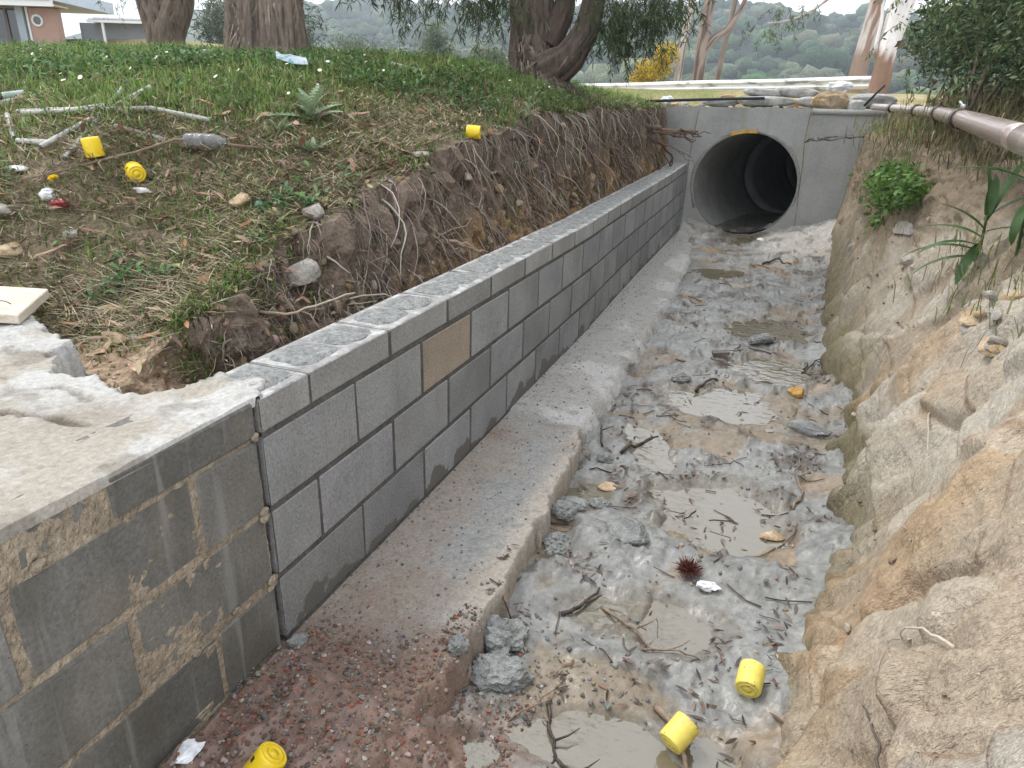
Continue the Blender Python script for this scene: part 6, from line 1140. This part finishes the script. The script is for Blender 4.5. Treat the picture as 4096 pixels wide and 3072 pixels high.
crumple('plastic_bag', (1.42, 8.05, 1.60), (.13, .08, .07), M('white_bag', ramp=(.74, .76, .78), rough=.4, bump=.4, bscale=20), 'white crumpled plastic bag on top of the sandbags', 'plastic bag', 77, amp=.5); crumple('plastic_bag', (-.40, 7.55, 1.42), (.07, .05, .045), bpy.data.materials['white_bag'], 'white scrap of bag at the left end of the headwall', 'plastic bag', 79, amp=.5)
V, F = rock(4, (.23, .13, .12), 88, 9, .22); o = mk('boulder', V, F, M('ochre_boulder', ramp=[(.3, (.30, .20, .10)), (.5, (.45, .33, .20)), (.7, (.56, .48, .38))], scale=5, rough=.9, bump=.7, bscale=30, var=.2), smooth=False, loc=(1.36, 7.66, 1.455)); tag(o, 'ochre sandstone boulder on the edge of the headwall', 'boulder')
r = random.Random(77); nm = ['grey', 'tan']
for k in range(34):
    x0 = r.uniform(-.55, 1.2); y0 = r.uniform(7.52, 8.6); s = r.uniform(.018, .06); V, F = rock(2, (s*1.2, s, s*.7), 600+k); o = mk('rubble_stone', V, F, (STONE, SSTONE)[k % 2], smooth=False, loc=(x0, y0, 1.345+s*.25+.03*(y0-7.5))); o.rotation_euler = (0, 0, r.uniform(0, 6)); tag(o, f'small {nm[k % 2]} stone in the rubble strip on top of the headwall', 'stone', 'rubble on the headwall')
for x0, y0, s, lab in [(.10, 9.6, .09, 'brown stone standing on the verge behind the hose'), (1.05, 9.2, .12, 'brown boulder behind the sandbags'), (1.55, 9.0, .11, 'grey boulder behind the sandbags on the right'), (.62, 9.3, .08, 'reddish stone on the verge behind the long sandbag')]:
    V, F = rock(3, (s*1.3, s, s*.75), int(x0*100)); o = mk('boulder', V, F, SSTONE if 'brown' in lab or 'red' in lab else STONE, smooth=False, loc=(x0, y0, 1.40+.05*(y0-8))); tag(o, lab, 'boulder', 'boulders on the verge')
mb = MB(); S = path([(-.62, 7.35, 1.40), (-.2, 7.50, 1.425), (.2, 7.60, 1.445), (.66, 7.66, 1.465)], 16); mb.tube(S-S[0], .016, 8); o = mb.build('black_hose', M('black_rubber', ramp=(.015, .017, .019), rough=.4, bump=0), loc=tuple(S[0]), usecol=False); tag(o, 'black hose lying along the top of the headwall', 'hose')
mb = MB(); mb.tube(np.array([(0, 0, 0), (.09, .06, .12), (.16, .10, .20)]), .012, 8); o = mb.build('black_strap', bpy.data.materials['black_rubber'], loc=(1.66, 7.40, 1.41), usecol=False); tag(o, 'short black rod at the far end of the steel pipe', 'rod')

# ---- steel pipe along the right bank
STEEL = M('brown_steel', ramp=[(.3, (.40, .30, .27)), (.5, (.52, .42, .385)), (.7, (.62, .53, .50))], scale=4, rough=.24, bump=.05, bscale=30, var=.12, metal=.55, stretch=(1, .12, 1), spec=.5)
sp_ = empty('steel_pipe', (1.72, 7.18, 1.40)); tag(sp_, 'shiny brown steel pipe running along the right bank', 'pipe'); P0 = A3(1.72, 7.18, 1.40)
pts = [A3(1.735, 7.25, 1.402), A3(1.80, 6.2, 1.388), A3(1.862, 5.15, 1.368), A3(1.868, 4.2, 1.350), A3(1.835, 3.3, 1.328), A3(1.725, 1.6, 1.278), A3(1.59, -.6, 1.215)]; rad = [.030, .031, .035, .041, .044, .046]; BAND = M('dark_band', ramp=(.045, .035, .033), rough=.4, bump=0, metal=.3)
for k in range(6):
    S = np.linspace(0, 1, 12)[:, None]*(pts[k+1]-pts[k])[None]+pts[k]; mb = MB(); mb.tube(S-P0, rad[k], 28); mb.build('pipe_length', STEEL, sp_, usecol=False)
    if 0 < k < 5:
        d = pts[k+1]-pts[k]; d /= np.linalg.norm(d); mb = MB(); mb.tube(np.array([pts[k]-P0-d*.03, pts[k]-P0+d*.03]), rad[k]+.007, 28); cl_ = mb.build('collar', STEEL, sp_, usecol=False)
        for s in (-.031, .033): mb = MB(); mb.tube(np.array([pts[k]-P0+d*(s-.007), pts[k]-P0+d*(s+.007)]), rad[k]+.0085, 28); mb.build('band', BAND, cl_, usecol=False)
mb = MB(); p_ = pts[4]+A3(-.02, -.1, .045)-P0; mb.box(tuple(p_-A3(.006, .03, .0)), tuple(p_+A3(.006, .03, .022))); mb.tube(np.array([p_+A3(0, .02, .02), p_+A3(-.01, .05, .035)]), .006, 6); mb.build('bracket', M('zinc_bracket', ramp=(.5, .5, .5), metal=.5, rough=.4, bump=0), sp_, usecol=False)
# ---- forest on the hill: one mass of gum crowns
r = np.random.default_rng(200); n = 2500; y = np.where(r.uniform(0, 1, n) < .25, r.uniform(370, 460, n), 118*(440/118)**r.uniform(0, 1, n)); x = -10+(r.uniform(-1, 1, n))*(40+.62*y)-.12*y; z = HILL(x, y); V1, F1 = ico(1); mb = MB(); sz = r.uniform(2.6, 5.6, n)*np.where(r.uniform(0, 1, n) < .15, 1.35, 1)
base = pal(n, [(.06, .10, .05), (.08, .125, .065), (.05, .085, .045), (.11, .15, .085), (.075, .105, .06), (.14, .165, .10)], 201, .35)
for k in range(6):
    o3 = r.normal(0, .55, (n, 3))*A3(1, 1, .42); S = sz*r.uniform(.36, .68, n); Vk = V1*(1+.34*fbm(V1, 1.7, 3, 210+k)[:, None])*A3(1, 1, .72)
    scatter(mb, Vk, F1, np.c_[x, y, z+sz*1.6]+o3*sz[:, None], eulA(r.normal(0, .3, n), r.normal(0, .3, n), r.uniform(0, 6.28, n)), S, base*(r.uniform(.75, 1.25, (n, 1))))
o = mb.build('hill_forest', M('forest_canopy', attr=True, rough=.9, bump=1., bscale=2.2, var=.45, bdist=.6, spec=.1), smooth=True); tag(o, 'hazy gum forest covering the far hillside', 'forest', kind='stuff')
mb = MB()
for k in range(150):
    yy0 = 125*(300/125)**r.uniform(); xx0 = -10+r.uniform(-1, 1)*(40+.6*yy0)-.12*yy0; z0 = float(HILL(xx0, yy0)); mb.tube(np.array([(xx0, yy0, z0), (xx0+r.normal(0, .4), yy0, z0+4), (xx0+r.normal(0, .9), yy0, z0+9)]), [.22, .16, .05], 4, A3(.42, .40, .37), caps=False)
o = mb.build('hill_trunks', GUM); tag(o, 'pale thin trunks showing in the far forest', 'trunks', kind='stuff')

# ---- the damp air between here and the hill
mb = MB(); mb.box((-700, -6, -14), (700, 480, 82)); hz_ = mb.build('haze', None, usecol=False); tag(hz_, 'thin pale haze lying over the valley', 'haze', kind='stuff')
hm = bpy.data.materials.new('haze_air'); hm.use_nodes = True; hm.node_tree.nodes.remove(hm.node_tree.nodes['Principled BSDF']); pv = hm.node_tree.nodes.new('ShaderNodeVolumePrincipled'); pv.inputs['Color'].default_value = (.80, .90, 1, 1); pv.inputs['Density'].default_value = .0011; pv.inputs['Anisotropy'].default_value = .1
hm.node_tree.links.new(pv.outputs[0], hm.node_tree.nodes['Material Output'].inputs['Volume']); hz_.data.materials.append(hm)
